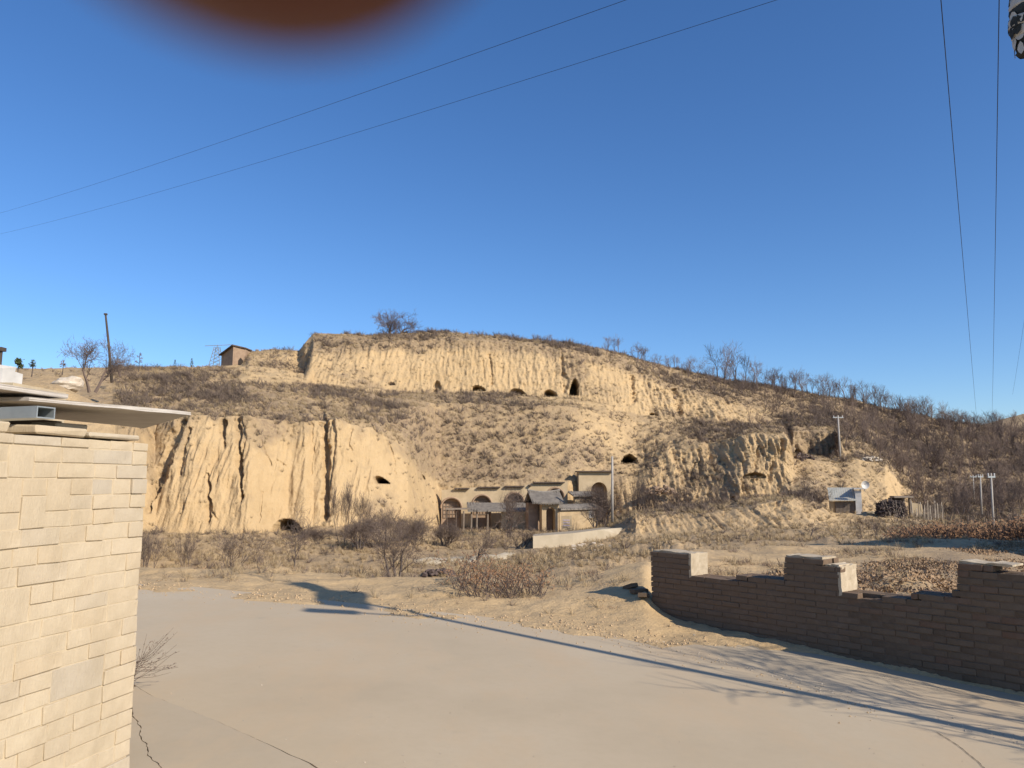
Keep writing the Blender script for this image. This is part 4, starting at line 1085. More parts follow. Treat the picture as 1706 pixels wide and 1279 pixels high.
w = w * np.clip(.45 + dens * 1.6, .03, 1.4) * (1 - .3 * srange(0, 3.95, clv, .1)) * (1 - .6 * srange(0, 4.9, clv, .1) * srange(700, 1060, cpx, 10))
path_y = np.interp(cpx, [520, 600, 680, 760, 830, 892, 960, 1040], [936, 934, 931, 928, 922, 912, 900, 886]); onpath = (np.abs(cpy - path_y) < 9) & (cpx > 510) & (cpx < 1045)
w = w * (1 - .95 * onpath) * (1 - .65 * srange(4, 4.95, clv, .05) * srange(690, 1060, cpx, 20) * (cpy < 758))
pts, idx = sample(w, 30000, 2); d_ = pts[:, 1]
instancer("scrub", pts, np.random.gamma(4, .13, len(pts)).clip(.18, 1.3) * np.interp(d_, [30, 60, 75], [.45, .7, 1]), scrub_src, "dry brown twiggy scrub scattered over terraces and slopes")
w = area * np.clip(cbr + .02, 0, .6) * inview * (csoot < .1) * srange(.8, 9.6, clv, .2) * (.1 + nrmz) * (1 - .95 * onpath)
pts, idx = sample(w, 60000, 3)
instancer("dry_grass", pts, np.random.uniform(.14, .5, len(pts)), grass_src, "straw-coloured dry grass tufts over the hillside")

# near berm and the earth behind the brick wall: dry weeds
r5 = np.random.RandomState(5)
cand = np.stack([r5.uniform(-8, 15, 60000), r5.uniform(7.5, 24, 60000)], 1)
tt = cand[:, 0] / cand[:, 1]; ye = np.interp(tt, [a for a, _ in EDGE_T], [b for _, b in EDGE_T])
dn = fbm(cand[:, 0] * .55, cand[:, 1] * .55, 2 + 0 * tt, 4)
sxw = (cand[:, 0] - WALL_O.x) * WALL_D.x + (cand[:, 1] - WALL_O.y) * WALL_D.y; dxw = (cand[:, 0] - WALL_O.x) * WALL_N.x + (cand[:, 1] - WALL_O.y) * WALL_N.y
off = cand[:, 1] - ye
ok = ((sxw < -.3) & (off > .7) & (r5.rand(60000) < np.clip((off - .6) * .13, 0, .35) * np.clip(.25 + dn * 3.2, 0, 1))) | ((sxw > -.3) & (dxw > .8) & (r5.rand(60000) < np.clip(.22 + dn * 1.5, 0.02, .7) * .8))
cand = cand[ok]; z_ = near_ground(cand[:, 0], cand[:, 1])
pts = np.stack([cand[:, 0], cand[:, 1], z_ - .01], 1); print('weeds', len(pts))
near_src = [tuft(60 + i, 22, 1.0, 1.2, .012, M['twig'] if i % 2 else M['straw'], .5) for i in range(5)] 
def leaf_clump(seed, n, spread, mat, size=.05, h=.25):
    rnd = random.Random(seed); mb = MB()
    for i in range(n):
        c = Vector((rnd.gauss(0, spread), rnd.gauss(0, spread), abs(rnd.gauss(0, h)))); a = Vector([rnd.uniform(-1, 1) for _ in range(3)]).normalized(); b = a.orthogonal().normalized()
        a *= size * rnd.uniform(.6, 1.2); b *= size * .45
        mb.add([c - a, c + b, c + a + Vector((0, 0, size * .2)), c - b], [(0, 1, 2, 3)])
    me = mb.mesh("leaf_clump"); me.materials.append(mat); return me
near_src += [leaf_clump(70 + i, 30, .5, M['litter'], .09, .05) for i in range(2)]
beh = (cand[:, 0] - WALL_O.x) * WALL_N.x + (cand[:, 1] - WALL_O.y) * WALL_N.y > .3; beh &= (cand[:, 0] - WALL_O.x) * WALL_D.x + (cand[:, 1] - WALL_O.y) * WALL_D.y > -.4
lit = np.where(beh)[0]; lp = pts[lit]
instancer("leaf_litter", np.concatenate([lp, lp + [.15, .12, 0]]), r5.uniform(.15, .45, 2 * len(lp)), near_src[-2:] , "brown dead leaves and twigs littering the earth bank behind the brick wall")
pts = np.concatenate([pts[~beh], lp[::4]])
instancer("dry_weeds", pts, r5.uniform(.06, .26, len(pts)), near_src, "dry weeds and dead leaves on the near berm and behind the brick wall")

# ------------------------------------------------------------------ small things on the left skyline
post_b = P(187, 628, 70)
tb = thing("leaning_post", "tall thin dark wooden post leaning left on the left skyline", "post", post_b); top_ = P(176, 524, 70) - post_b
mb = MB(); mb.tube([(0, 0, -.5), tuple(top_ * .5), tuple(top_)], [.13, .11, .085], 7); mb.build("shaft", M['pole_wood'], tb, True)
mb = MB(); mb.box(tuple(top_ + Vector((-.12, -.12, -.03))), tuple(top_ + Vector((.12, .12, .12)))); mb.build("cap", M['pole_wood'], tb)
# lattice pylon behind the hut
pb = P(360, 614, 125); ph = hgt(360, 574, pb)
tp = thing("lattice_pylon", "pale thin lattice pylon standing left of the mud-brick hut", "pylon", pb)
mb = MB(); w0, w1 = .95, .35
for sx_ in (-1, 1):
    for sy_ in (-1, 1): mb.tube([(sx_ * w0, sy_ * w0, 0), (sx_ * w1, sy_ * w1, ph * .9)], .06, 4)
mb.build("legs", M['metal'], tp)
mb = MB()
for k in range(6):
    z1 = ph * .9 * k / 6; z2 = ph * .9 * (k + 1) / 6; a1 = w0 + (w1 - w0) * k / 6; a2 = w0 + (w1 - w0) * (k + 1) / 6
    for sy_ in (-1, 1): mb.tube([(-a1, sy_ * a1, z1), (a2, sy_ * a2, z2)], .04, 3); mb.tube([(a1, sy_ * a1, z1), (-a2, sy_ * a2, z2)], .04, 3)
mb.build("bracing", M['metal'], tp)
mb = MB(); mb.tube([(-2.0, 0, ph * .95), (2.6, 0, ph)], .06, 4); mb.tube([(0, 0, ph * .85), (0, 0, ph)], .07, 4); mb.build("crossarm", M['metal'], tp)
# two small cypresses and smaller ones, far off on the plateau
def cypress(px, pyb, pyt, Y, label, grp=None):
    b0 = P(px, pyb, Y); hh = hgt(px, pyt, b0); rnd = random.Random(px)
    t = thing("cypress", label, "tree", b0, 0, grp)
    mb = MB(); mb.tube([(0, 0, -.3), (0, 0, hh * .3)], .12, 5); mb.build("trunk", M['bark'], t)
    mb = MB()
    for i in range(260):
        z = rnd.uniform(.12, 1); rr_ = hh * .22 * (1 - z) ** .6 * rnd.uniform(.5, 1.1); a = rnd.uniform(0, 6.28)
        c = Vector((math.cos(a) * rr_, math.sin(a) * rr_, z * hh)); s = hh * .05
        mb.add([c + Vector([rnd.uniform(-s, s) for _ in range(3)]) for _ in range(3)], [(0, 1, 2)])
    mb.build("crown", M['green_leaf'], t)
cypress(291, 613, 599, 118, "small dark conifer on the skyline, nearer the leaning post of the two")
cypress(319, 613, 597, 118, "small dark conifer on the skyline, nearer the mud-brick hut of the two")
cypress(262, 614, 606, 118, "lowest of the small dark conifers dotted along the left skyline")
def sapling(px, pyb, pyt, Y, label, mat, nl=60, sz=.10):
    b0 = P(px, pyb, Y); hh = hgt(px, pyt, b0); rnd = random.Random(px)
    t = thing("sapling", label, "sapling", b0); mb = MB(); lv = MB()
    mb.tube([(0, 0, -.2), (0.04, 0, hh * .6), (0, 0, hh)], [.035, .025, .012], 5)
    for i in range(12):
        z = hh * rnd.uniform(.35, .95); a = rnd.uniform(0, 6.28); L = hh * .32 * (1.15 - z / hh); e = Vector((math.cos(a) * L, math.sin(a) * L, z + L * .5))
        mb.tube([(0, 0, z), tuple(e)], [.015, .008], 3)
        for k in range(nl // 12):
            c = Vector((0, 0, z)).lerp(e, rnd.uniform(.5, 1.1)) + Vector([rnd.uniform(-.08, .08) for _ in range(3)])
            lv.add([c + Vector([rnd.uniform(-sz, sz) for _ in range(3)]) for _ in range(3)], [(0, 1, 2)])
    mb.build("stem", M['bark'], t); lv.build("leaves", M[mat], t)
sapling(29, 622, 598, 45, "small sapling with a tuft of green leaves at the far left of the skyline", 'green_leaf', 200, .13)
sapling(53, 622, 601, 45, "thin dark sapling with sparse leaves, second from the left on the skyline", 'green_leaf', 80, .1)
sapling(104, 620, 600, 60, "dry dark weed stalk on the skyline left of the bare tree", 'dry_leaf', 60, .08)
sapling(231, 616, 588, 75, "tall dry stalk with dark seed heads on the skyline right of the leaning post", 'dry_leaf', 240, .05)
# rock on the bank behind the roof
bm = bmesh.new(); bmesh.ops.create_icosphere(bm, subdivisions=3, radius=.55)
cc = np.array([v.co[:] for v in bm.verts]); nn_ = fbm(cc[:, 0] * 1.6, cc[:, 1] * 1.6, cc[:, 2] * 1.6, 3)
for v, q_ in zip(bm.verts, nn_): v.co *= 1 + .55 * q_; v.co.z *= .7; v.co.x *= 1.3
me = bpy.data.meshes.new("boulder"); bm.to_mesh(me); bm.free(); o = link("boulder", me, M['rubble']); o.location = P(112, 640, 36.5)
tag(o, "pale boulder sitting on the earth bank behind the slab roof", "boulder")

# ------------------------------------------------------------------ buildings
def frame_px(pa, pb):            # vertical plane through two ground points -> origin, unit direction, outward normal
    d = Vector((pb.x - pa.x, pb.y - pa.y, 0)).normalized(); n = Vector((d.y, -d.x, 0))
    return Vector((pa.x, pa.y, 0)), d, n
class Fr:
    """a wall plane: s runs along it, o out of it (towards the camera), z is height"""
    def __init__(s, pa, pb): s.o, s.d, s.n = frame_px(pa, pb)
    def at(s, px, py): return on_plane(px, py, s.o, s.d)
    def mat(s, root): 
        return Matrix.Translation(s.o - root) @ Matrix(((s.d.x, s.n.x, 0, 0), (s.d.y, s.n.y, 0, 0), (0, 0, 1, 0), (0, 0, 0, 1)))
def arch_wall(W, s0, s1, zb, top, arches, th):
    """wall with arched openings. arches: (centre, radius, spring height)"""
    mb = MB(); arches = sorted(arches); cur = s0
    def quad(pts): mb.add([W @ Vector(p) for p in pts], [tuple(range(len(pts)))])
    def strip(a, b):
        n = max(1, int((b - a) / .8))
        for i in range(n):
            x1 = a + (b - a) * i / n; x2 = a + (b - a) * (i + 1) / n
            quad([(x1, 0, zb), (x2, 0, zb), (x2, 0, top(x2)), (x1, 0, top(x1))]); quad([(x1, 0, top(x1)), (x2, 0, top(x2)), (x2, -th, top(x2)), (x1, -th, top(x1))])
    for c, r, zs in arches:
        strip(cur, c - r); N_ = 14; arc = [(c - r * math.cos(math.pi * k / N_), zs + r * math.sin(math.pi * k / N_)) for k in range(N_ + 1)]
        quad([(c - r, 0, zb), (c - r, 0, zs), (c - r, -th, zs), (c - r, -th, zb)]); quad([(c + r, 0, zb), (c + r, -th, zb), (c + r, -th, zs), (c + r, 0, zs)])
        for (x1, z1), (x2, z2) in zip(arc[:-1], arc[1:]):
            quad([(x1, 0, z1), (x2, 0, z2), (x2, 0, top(x2)), (x1, 0, top(x1))]); quad([(x1, 0, z1), (x1, -th, z1), (x2, -th, z2), (x2, 0, z2)])
            quad([(x1, 0, top(x1)), (x2, 0, top(x2)), (x2, -th, top(x2)), (x1, -th, top(x1))])
        cur = c + r
    strip(cur, s1)
    quad([(s0, 0, zb), (s0, 0, top(s0)), (s0, -th, top(s0)), (s0, -th, zb)]); quad([(s1, 0, zb), (s1, -th, zb), (s1, -th, top(s1)), (s1, 0, top(s1))])
    return mb
def bars(W, s0, s1, z0_, z1, o, n, m_, t=.05):
    mb = MB()
    for i in range(n + 1):
        s = s0 + (s1 - s0) * i / n; mb.box((s - t / 2, o - t, z0_), (s + t / 2, o, z1), W)
    for j in range(m_ + 1):
        z = z0_ + (z1 - z0_) * j / m_; mb.box((s0, o - t * .8, z - t / 2), (s1, o + .01, z + t / 2), W)
    return mb
def tile_roof(W, s0, s1, o0, z0_, o1, z1, pitch_=.26, sag=0.0, rnd=random.Random(3), jag=.05):
    """rows of half-round tiles from the ridge (o0,z0) down to the eave (o1,z1)"""
    mb = MB(); n = int((s1 - s0) / pitch_)
    for i in range(n):
        s = s0 + (i + .5) * pitch_; sg = -sag * math.sin(math.pi * (i + .5) / n); pts = []; e = rnd.uniform(-jag, jag)
        for k in range(5):
            t = k / 4; pts.append(W @ Vector((s + rnd.uniform(-.015, .015), o0 + (o1 - o0) * t * (1 + e * t), z0_ + (z1 - z0_) * t + sg - .10 * math.sin(math.pi * t) + rnd.uniform(-.015, .015))))
        mb.tube(pts, pitch_ * .36, 5)
    # bed under the tiles
    mb.hexa([W @ Vector(p) for p in [(s0, o0, z0_ - .14), (s1, o0, z0_ - .14), (s1, o1, z1 - .14), (s0, o1, z1 - .14), (s0, o0, z0_ - .02), (s1, o0, z0_ - .02), (s1, o1, z1 - .02), (s0, o1, z1 - .02)]])
    return mb

# cave-dwelling house with a row of arches
fr = Fr(P(735, 880, 80.3), P(946, 880, 81.6)); root = P(735, 880, 80.3)
yd = thing("cave_house", "long plastered cave dwelling with a row of arched fronts below the scrubby slope", "house", root); W = fr.mat(root); zoff = -root.z
W = Matrix.Translation((0, 0, -root.z)) @ W if abs((fr.o - root).z + root.z) > 1e-6 and False else W
def ztop_f(pts):
    tab = [fr.at(a, b) for a, b in pts]; return lambda s: float(np.interp(s, [t[0] for t in tab], [t[1] for t in tab]))
top = ztop_f([(735, 816), (783, 814), (784, 812), (836, 811), (837, 810), (880, 809), (882, 805), (946, 802)])
ar = []
for cx, hw, crown in [(752, 16.5, 829.5), (803, 15.5, 825), (857, 15, 821), (925, 14, 813)]:
    s, z = fr.at(cx, crown); r_ = abs(fr.at(cx + hw, crown)[0] - s); ar.append((s, r_, z - r_))
s0 = 0.0; s1 = fr.at(946, 850)[0]; zb = fr.at(800, 890)[1]
arch_wall(W, s0, s1, zb, top, ar, .55).build("facade", M['adobe_pale'], yd)
for s, r_, zs in ar:
    mb = MB(); mb.box((s - r_ - .02, -.75, zb), (s + r_ + .02, -.56, zs + r_ + .05), W); f_ = mb.build("infill_panel", M['mud_brick'], yd)
    bars(W, s - r_ * .8, s + r_ * .8, zs - 1.0, zs + r_ * .55, -.49, 5, 4).build("window_lattice", M['wood_grey'], f_)
    mb = MB(); mb.tube([W @ Vector((s - (r_ + .05) * math.cos(math.pi * k / 14), .03, zs + (r_ + .05) * math.sin(math.pi * k / 14))) for k in range(15)], .10, 5); mb.build("arch_rim", M['mud_brick'], yd)
for a, b, y in [(757, 782, 814), (796, 833, 812), (841, 873, 810.5), (881, 886, 808.5), (888, 940, 804)]:
    sa = fr.at(a, y)[0]; sb_, z = fr.at(b, y); mb = MB(); mb.box((sa, -.3, z - .02), (sb_, .38, z + .10), W, jit=.01)
    n_ = int((sb_ - sa) / .3)
    for i in range(n_): mb.box((sa + .3 * i + .08, -.1, z - .13), (sa + .3 * i + .2, .30, z - .02), W)
    mb.build("eave", M['wood_dark'], yd)
# pent-roofed shed and posts in front
fr2 = Fr(P(790, 880, 77.6), P(905, 880, 78.4)); root = P(835, 880, 77.8); W2 = fr2.mat(root)
sh_ = thing("shed", "low shed with a sagging grey tile roof in front of the arches", "shed", root)
def z2(px, py): return fr2.at(px, py)
a_ = z2(779, 850)[0]; b_ = z2(905, 850)[0]; ze = z2(835, 850)[1]
tile_roof(W2, a_, b_, -1.7, ze + .75, .45, ze + .02, .27, .12, random.Random(4)).build("tile_roof", M['tile'], sh_)
mb = MB(); mb.box((z2(835, 850)[0], -.2, zb), (b_, 0, ze - .12), W2, jit=.02); mb.build("wall", M['adobe'], sh_)
for px in (772, 785, 794, 812):
    s = z2(px, 850)[0]; mb = MB(); mb.tube([W2 @ Vector((s, .1, zb)), W2 @ Vector((s + .03, .1, ze - .05))], .09, 6); mb.build("post", M['wood_grey'], sh_)
mb = MB(); mb.box((z2(742, 850)[0], -.9, ze + .1), (z2(783, 850)[0], .3, ze + .22), W2, jit=.04); mb.build("awning", M['wood_grey'], sh_)
for px in (745, 760): s = z2(px, 850)[0]; mb = MB(); mb.tube([W2 @ Vector((s, .1, zb)), W2 @ Vector((s, .1, ze + .1))], .06, 6); mb.build("post", M['wood_dark'], sh_)
# gatehouse
fr3 = Fr(P(903, 884, 75.6), P(931, 884, 76.0)); root = P(903, 884, 75.6); W3 = fr3.mat(root)
gt = thing("gatehouse", "narrow plastered gatehouse with an arched doorway and a swept grey tile roof", "gatehouse", root)
def z3(px, py): return fr3.at(px, py)
gs1 = z3(931, 850)[0]; gz = z3(915, 884)[1]; gtz = z3(915, 836)[1]; c_, zc_ = z3(917.5, 845); r3 = z3(925, 845)[0] - c_
arch_wall(W3, 0, gs1, gz - .5, lambda s: gtz, [(c_, r3, zc_ - r3)], .8).build("wall", M['adobe'], gt)
mb = MB(); mb.box((0, -2.6, gz - .5), (gs1, -1.5, gtz), W3); mb.build("rear_wall", M['mud_brick'], gt)
mb = MB(); mb.box((c_ - r3, -1.3, gz), (c_ - .1, -1.2, zc_), W3); d_o = mb.build("door", M['wood_dark'], gt); mb = MB(); mb.box((c_ - .35, -1.21, gz + 1), (c_ - .25, -1.14, gz + 1.15), W3); mb.build("handle", M['metal'], d_o)
rz_ = z3(900, 818)[1]; 
tile_roof(W3, -1.15, gs1 + .35, -.9, rz_, .75, gtz - .02, .25, .22, random.Random(6)).build("tile_roof", M['tile'], gt)
tile_roof(W3, -1.15, gs1 + .35, -.95, rz_, -2.5, gtz - .02, .25, .22, random.Random(7)).build("tile_roof", M['tile'], gt)
mb = MB(); mb.tube([W3 @ Vector((s, -.92, rz_ + .08 - .2 * math.sin(math.pi * (s + 1.15) / (gs1 + 1.5)))) for s in np.linspace(-1.2, gs1 + .4, 9)], .12, 6); mb.build("ridge", M['tile'], gt)
mb = MB(); mb.box((-1.0, -2.4, gz), (-.02, -1.3, gtz - .1), W3); mb.build("side_wall", M['mud_brick'], gt)
# courtyard wall right of the gate with its coping and small window
fr4 = Fr(P(932, 885, 76.0), P(1000, 880, 79)); root = P(932, 885, 76.0); W4 = fr4.mat(root)
cw = thing("courtyard_wall", "ochre plastered courtyard wall with a small barred window right of the gatehouse", "wall", root)
e4 = fr4.at(996, 850)[0]; t4 = fr4.at(965, 847)[1]; b4 = fr4.at(965, 890)[1]
mb = MB(); mb.box((0, -.4, b4), (e4, 0, t4), W4, jit=.03); mb.build("wall", M['adobe'], cw)
tile_roof(W4, -.1, e4 + .3, -.9, t4 + .45, .3, t4 + .02, .25, .05, random.Random(9)).build("coping", M['tile'], cw)
s, z = fr4.at(985, 856); mb = MB(); mb.box((s - .35, .0, z - .35), (s + .35, .03, z + .35), W4); wn = mb.build("window", M['wood_dark'], cw)
bars(W4, s - .33, s + .33, z - .33, z + .33, .07, 4, 1, .05).build("bars", M['paint_white'], wn)
# small rear house: tiled lean-to and pale wall
fr5 = Fr(P(950, 870, 80.5), P(1000, 870, 81.5)); root = P(955, 860, 80.7); W5 = fr5.mat(root)
rh = thing("rear_shed", "dark tiled lean-to with a strip of pale wall behind the courtyard wall", "shed", root)
a5, z5 = fr5.at(953, 824); b5 = fr5.at(992, 824)[0]
mb = MB(); mb.box((a5 + .3, -.4, z5 - 3), (b5, 0, z5 - .1), W5, jit=.02); mb.build("wall", M['adobe_pale'], rh)
tile_roof(W5, a5, b5 + .2, -1.2, z5 + .35, .4, z5 - .05, .26, .05, random.Random(12)).build("tile_roof", M['tile'], rh)
fr6 = Fr(P(962, 850, 83.2), P(1018, 850, 83.6)); root = P(962, 850, 83.2); W6 = fr6.mat(root)
uh = thing("upper_cave_house", "upper cave dwelling with one arch and a thin dark eave beside the tall pale pole", "house", root)
a6 = fr6.at(964, 784)[0]; b6 = fr6.at(1019, 784)[0]; t6 = fr6.at(990, 786)[1]; c6, zc6 = fr6.at(998, 803); r6 = fr6.at(1011, 803)[0] - c6
arch_wall(W6, a6, b6, t6 - 5, lambda s: t6, [(c6, r6, zc6 - r6)], 1.2).build("facade", M['adobe_pale'], uh)
mb = MB(); mb.box((c6 - r6, -1.6, t6 - 5), (c6 + r6, -1.25, t6 - .1), W6); mb.build("infill_panel", M['mud_brick'], uh)
mb = MB(); mb.box((a6 - .3, -.5, t6 + .003), (b6 + .1, .45, t6 + .13), W6, jit=.02); mb.build("eave", M['wood_dark'], uh)
# pale notice board by the gate
q = P(944, 887, 73.5); nb = thing("notice_board", "pale upright notice board with faint purple print beside the gatehouse", "sign", q)
w_ = 17 / F * 73.5; h_ = 27 / F * 73.5
mb = MB(); mb.box((-w_ / 2, -.04, .1), (w_ / 2, .04, h_), jit=.004); bo = mb.build("board", M['adobe_pale'], nb)
M['print'] = simple("faded print", (0.42, 0.36, 0.46), (0.50, 0.43, 0.50), 20, bmp=0)
mb = MB()
for k in range(3): mb.box((-w_ * .33, -.048, h_ * (.72 - .16 * k)), (w_ * .3, -.041, h_ * (.77 - .16 * k)))
mb.build("print", M['print'], bo)
mb = MB(); mb.box((-w_ / 2 - .03, -.08, -.5), (w_ / 2 + .03, .08, .1)); mb.build("plinth", M['adobe'], nb)
# concrete ramp and retaining wall below the gate, and the pale track leading up to it
M['ramp'] = simple("pale concrete", (0.37, 0.31, 0.215), (0.46, 0.39, 0.28), 1.2, bmp=.2)
rp = thing("ramp", "pale concrete ramp with a retaining wall rising to the gatehouse", "ramp", P(890, 918, 55))
r0 = rp.location
mb = MB()
tp_ = [P(888, 893, 53), P(955, 888, 54.5), P(1000, 882, 57), P(1036, 879, 60)]; bt = [P(888, 923, 53), P(955, 916, 54.5), P(1000, 906, 57), P(1048, 894, 60)]
mb.add([v - r0 for v in tp_ + bt], [(i, 4 + i, 5 + i, 1 + i) for i in range(3)])
o = mb.build("retaining_wall", M['ramp'], rp)
mb = MB(); bk = [P(888, 889.5, 66), P(955, 884, 72), P(1005, 878, 74), P(1036, 877, 76)]
mb.add([v - r0 for v in tp_ + bk], [(i, 1 + i, 5 + i, 4 + i) for i in range(3)]); mb.build("deck", M['ramp'], rp)
def ribbon(name, pts, mat, label, width=2.4):
    a_ = np.array(pts, float); t = np.linspace(0, len(pts) - 1, 60); ii = np.arange(len(pts))
    px = np.interp(t, ii, a_[:, 0]); py = np.interp(t, ii, a_[:, 1]); Yd = np.interp(t, ii, a_[:, 2]); L_ = []
    for k in range(60):
        p = P(px[k], py[k] + 3 + .5 * math.sin(k * .9), Yd[k]); w_ = width * (1 + .15 * math.sin(k * .7))
        L_ += [p, p + Vector((0, w_, .02)), p + Vector((0, -.25, -.45))]
    mb = MB(); mb.add(L_, [(3 * i, 3 * i + 3, 3 * i + 4, 3 * i + 1) for i in range(59)] + [(3 * i + 2, 3 * i + 5, 3 * i + 3, 3 * i) for i in range(59)])
    return tag(mb.build(name, mat, None, True), label, kind="structure")
ribbon("path", [(560, 940, 41), (680, 935, 42), (760, 932, 43.5), (830, 926, 46), (892, 918, 51)], M['ramp'], "pale concrete track running along the valley to the ramp")
# poles
def pole(px, yb, yt, Y, r, label, mat='pole_concrete', arm=0, base=None, lean=0):
    b0 = base if base is not None else P(px, yb, Y); hh = hgt(px + lean, yt, b0)
    t = thing("utility_pole", label, "pole", b0); e = P(px + lean, yt, b0.y) - b0
    mb = MB(); mb.tube([(0, 0, -.6), tuple(e)], [r, r * .7], 8); mb.build("shaft", M[mat], t, True)
    if arm:
        mb = MB(); mb.box((e.x - arm, -.05, e.z - .28), (e.x + arm, .05, e.z - .18)); cr = mb.build("crossarm", M['metal'], t)
        mb = MB()
        for k in (-.85, 0, .85): mb.tube([(e.x + arm * k, 0, e.z - .18), (e.x + arm * k, 0, e.z + .0)], .045, 5)
        mb.build("insulators", M['paint_white'], cr)
pole(1020, 858, 760, 72, .13, "tall pale concrete pole standing by the upper cave dwelling")
pole(1400, 764, 692, 90, .13, "pale pole with a small crossarm on the terrace above the white-walled shed", arm=.6, lean=-4)
pole(1655, 878, 788, 48, .07, "nearest and tallest of the three pale poles at the right", arm=.22, lean=-4)
pole(1635, 846, 790, 74, .085, "middle one of the three pale poles at the right", arm=.25, lean=-2)
pole(1623, 834, 791, 92, .08, "farthest and thinnest of the three pale poles at the right", arm=.4, lean=-2)
# white-walled shed with the light roof
fr7 = Fr(P(1380, 862, 74), P(1440, 862, 73)); root = P(1405, 862, 73.5); W7 = fr7.mat(root)
ws = thing("roofed_shed", "shed with a pale grey sheet roof, slatted dark front and white end pillar", "shed", root)
z7 = lambda a, b: fr7.at(a, b)
a7, zt = z7(1380, 812); b7 = z7(1425, 812)[0]; zf = z7(1400, 833)[1]; zg = z7(1400, 862)[1] - .3
M['sheet'] = simple("pale roof sheet", (0.34, 0.34, 0.29), (0.44, 0.43, 0.37), 1.5, rough=.6, bmp=.1)
for k in range(12):
    s = a7 + (b7 - a7) * k / 12; w_ = (b7 - a7) / 12
    mb = MB(); mb.hexa([W7 @ Vector(p) for p in [(s, -1.6, zt - .02 - .05), (s + w_ - .02, -1.6, zt - .05), (s + w_ - .02, .35, zf - .05), (s, .35, zf - .05), (s, -1.6, zt), (s + w_ - .02, -1.6, zt), (s + w_ - .02, .35, zf), (s, .35, zf)]]); mb.build("roof_sheet", M['sheet'], ws)
mb = MB(); mb.box((a7 + .1, -1.7, zg), (b7, -.25, zf - .15), W7); mb.build("wall", M['adobe'], ws)
n_ = 15
for k in range(n_):
    s = a7 + .55 + (b7 - a7 - .6) * k / n_; mb = MB(); mb.box((s, -.1, zg), (s + .09, -.04, zf - .12), W7); mb.build("slat", M['wood_grey'], ws)
mb = MB(); mb.box((a7 + .5, -.2, zg), (b7 - .05, -.16, zf - .1), W7); mb.build("dark_boarding", M['wood_dark'], ws)
pa7 = z7(1426, 850)[0]; pb7 = z7(1436, 850)[0]; zp = z7(1430, 815)[1]
mb = MB(); mb.box((pa7, -.5, zg), (pb7, .15, zp - .1), W7, jit=.01); mb.build("pillar", M['paint_white'], ws)
mb = MB(); mb.box((pa7 - .1, -1.3, zp), (pb7 + .45, .35, zp + .14), W7, jit=.01); mb.build("canopy", M['paint_white'], ws)
mb = MB(); mb.box((pb7, -1.2, zg), (pb7 + .12, -1.0, zp), W7); mb.build("rear_pillar", M['paint_white'], ws)
q = P(1443, 812, 72); sd_ = thing("satellite_dish", "small white satellite dish above the pale-roofed shed", "dish", q)
mb = MB(); bm_ = []
for i in range(4):
    for k in range(14): a = 6.283 * k / 14; r_ = .12 * i + .02; bm_.append(Vector((math.cos(a) * r_, .28 - .0 - (r_ ** 2) * 1.1, math.sin(a) * r_ + .25)))
mb.add(bm_, [(i * 14 + k, i * 14 + (k + 1) % 14, (i + 1) * 14 + (k + 1) % 14, (i + 1) * 14 + k) for i in range(3) for k in range(14)] + [tuple(range(14))]); mb.build("reflector", M['paint_white'], sd_, True)
mb = MB(); mb.tube([(0, .3, .25), (0, .35, -.35)], .03, 5); mb.build("stand", M['metal'], sd_)
# low garden wall, firewood stack, door frame
lw = P(1453, 863, 72); mb = MB(); mb.box((-.9, -.12, -.4), (.85, .12, .62), jit=.03); o = mb.build("low_wall", M['ramp'], None, loc=lw); tag(o, "low pale wall between the shed pillar and the firewood stack", "wall")
fs_ = P(1486, 866, 70); fw = thing("firewood_stack", "big dark stack of firewood and brush in front of a doorway", "firewood", fs_)
rnd = random.Random(77)
base_l = MB()
for i in range(620):
    a = rnd.uniform(-1.2, 1.2); z = rnd.uniform(0, 1.75) * (1 - .35 * abs(a / 1.2) ** 3); L = rnd.uniform(.3, .9)
    y = rnd.uniform(-.35, .9) - .45 * (1 - z / 2)
    d = Vector((rnd.uniform(-1, 1), rnd.uniform(-.9, .9), rnd.uniform(-.5, .5))).normalized() * L / 2; c = Vector((a, y, z))
    base_l.tube([c - d, c + d], rnd.uniform(.02, .05), 4)
o = base_l.build("branches", M['stack_wood'], fw); o["kind"] = "stuff"
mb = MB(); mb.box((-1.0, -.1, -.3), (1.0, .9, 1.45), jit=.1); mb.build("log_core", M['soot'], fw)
for k in range(10):
    mb = MB(); a = rnd.uniform(-1.1, 1.1); mb.tube([(a, -.8, .0), (a + rnd.uniform(-.4, .4), -.35, rnd.uniform(1.2, 1.9))], [.05, .03], 5); mb.build("log", M['wood_grey'], fw)
fr8 = Fr(P(1488, 862, 74), P(1520, 862, 74)); root = P(1505, 862, 74); W8 = fr8.mat(root)
cd = thing("cave_doorway", "dark framed doorway with a flat lintel cut in the bank behind the firewood", "doorway", root)
s8, zt8 = fr8.at(1487, 829); e8 = fr8.at(1519, 829)[0]; zb8 = fr8.at(1500, 868)[1]
mb = MB(); mb.box((s8, -.6, zt8), (e8, .35, zt8 + .16), W8, jit=.02); mb.build("lintel", M['wood_grey'], cd)
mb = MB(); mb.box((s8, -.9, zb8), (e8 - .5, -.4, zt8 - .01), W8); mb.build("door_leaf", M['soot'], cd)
for px in (1507, 1518): s = fr8.at(px, 850)[0]; mb = MB(); mb.box((s - .08, -.3, zb8), (s + .08, 0, zt8 - .01), W8); mb.build("jamb", M['wood_grey'], cd)
mb = MB(); mb.box((e8, -.6, zb8), (e8 + .9, .1, zt8 - .5), W8, jit=.1); mb.build("side_wall", M['adobe_pale'], cd)
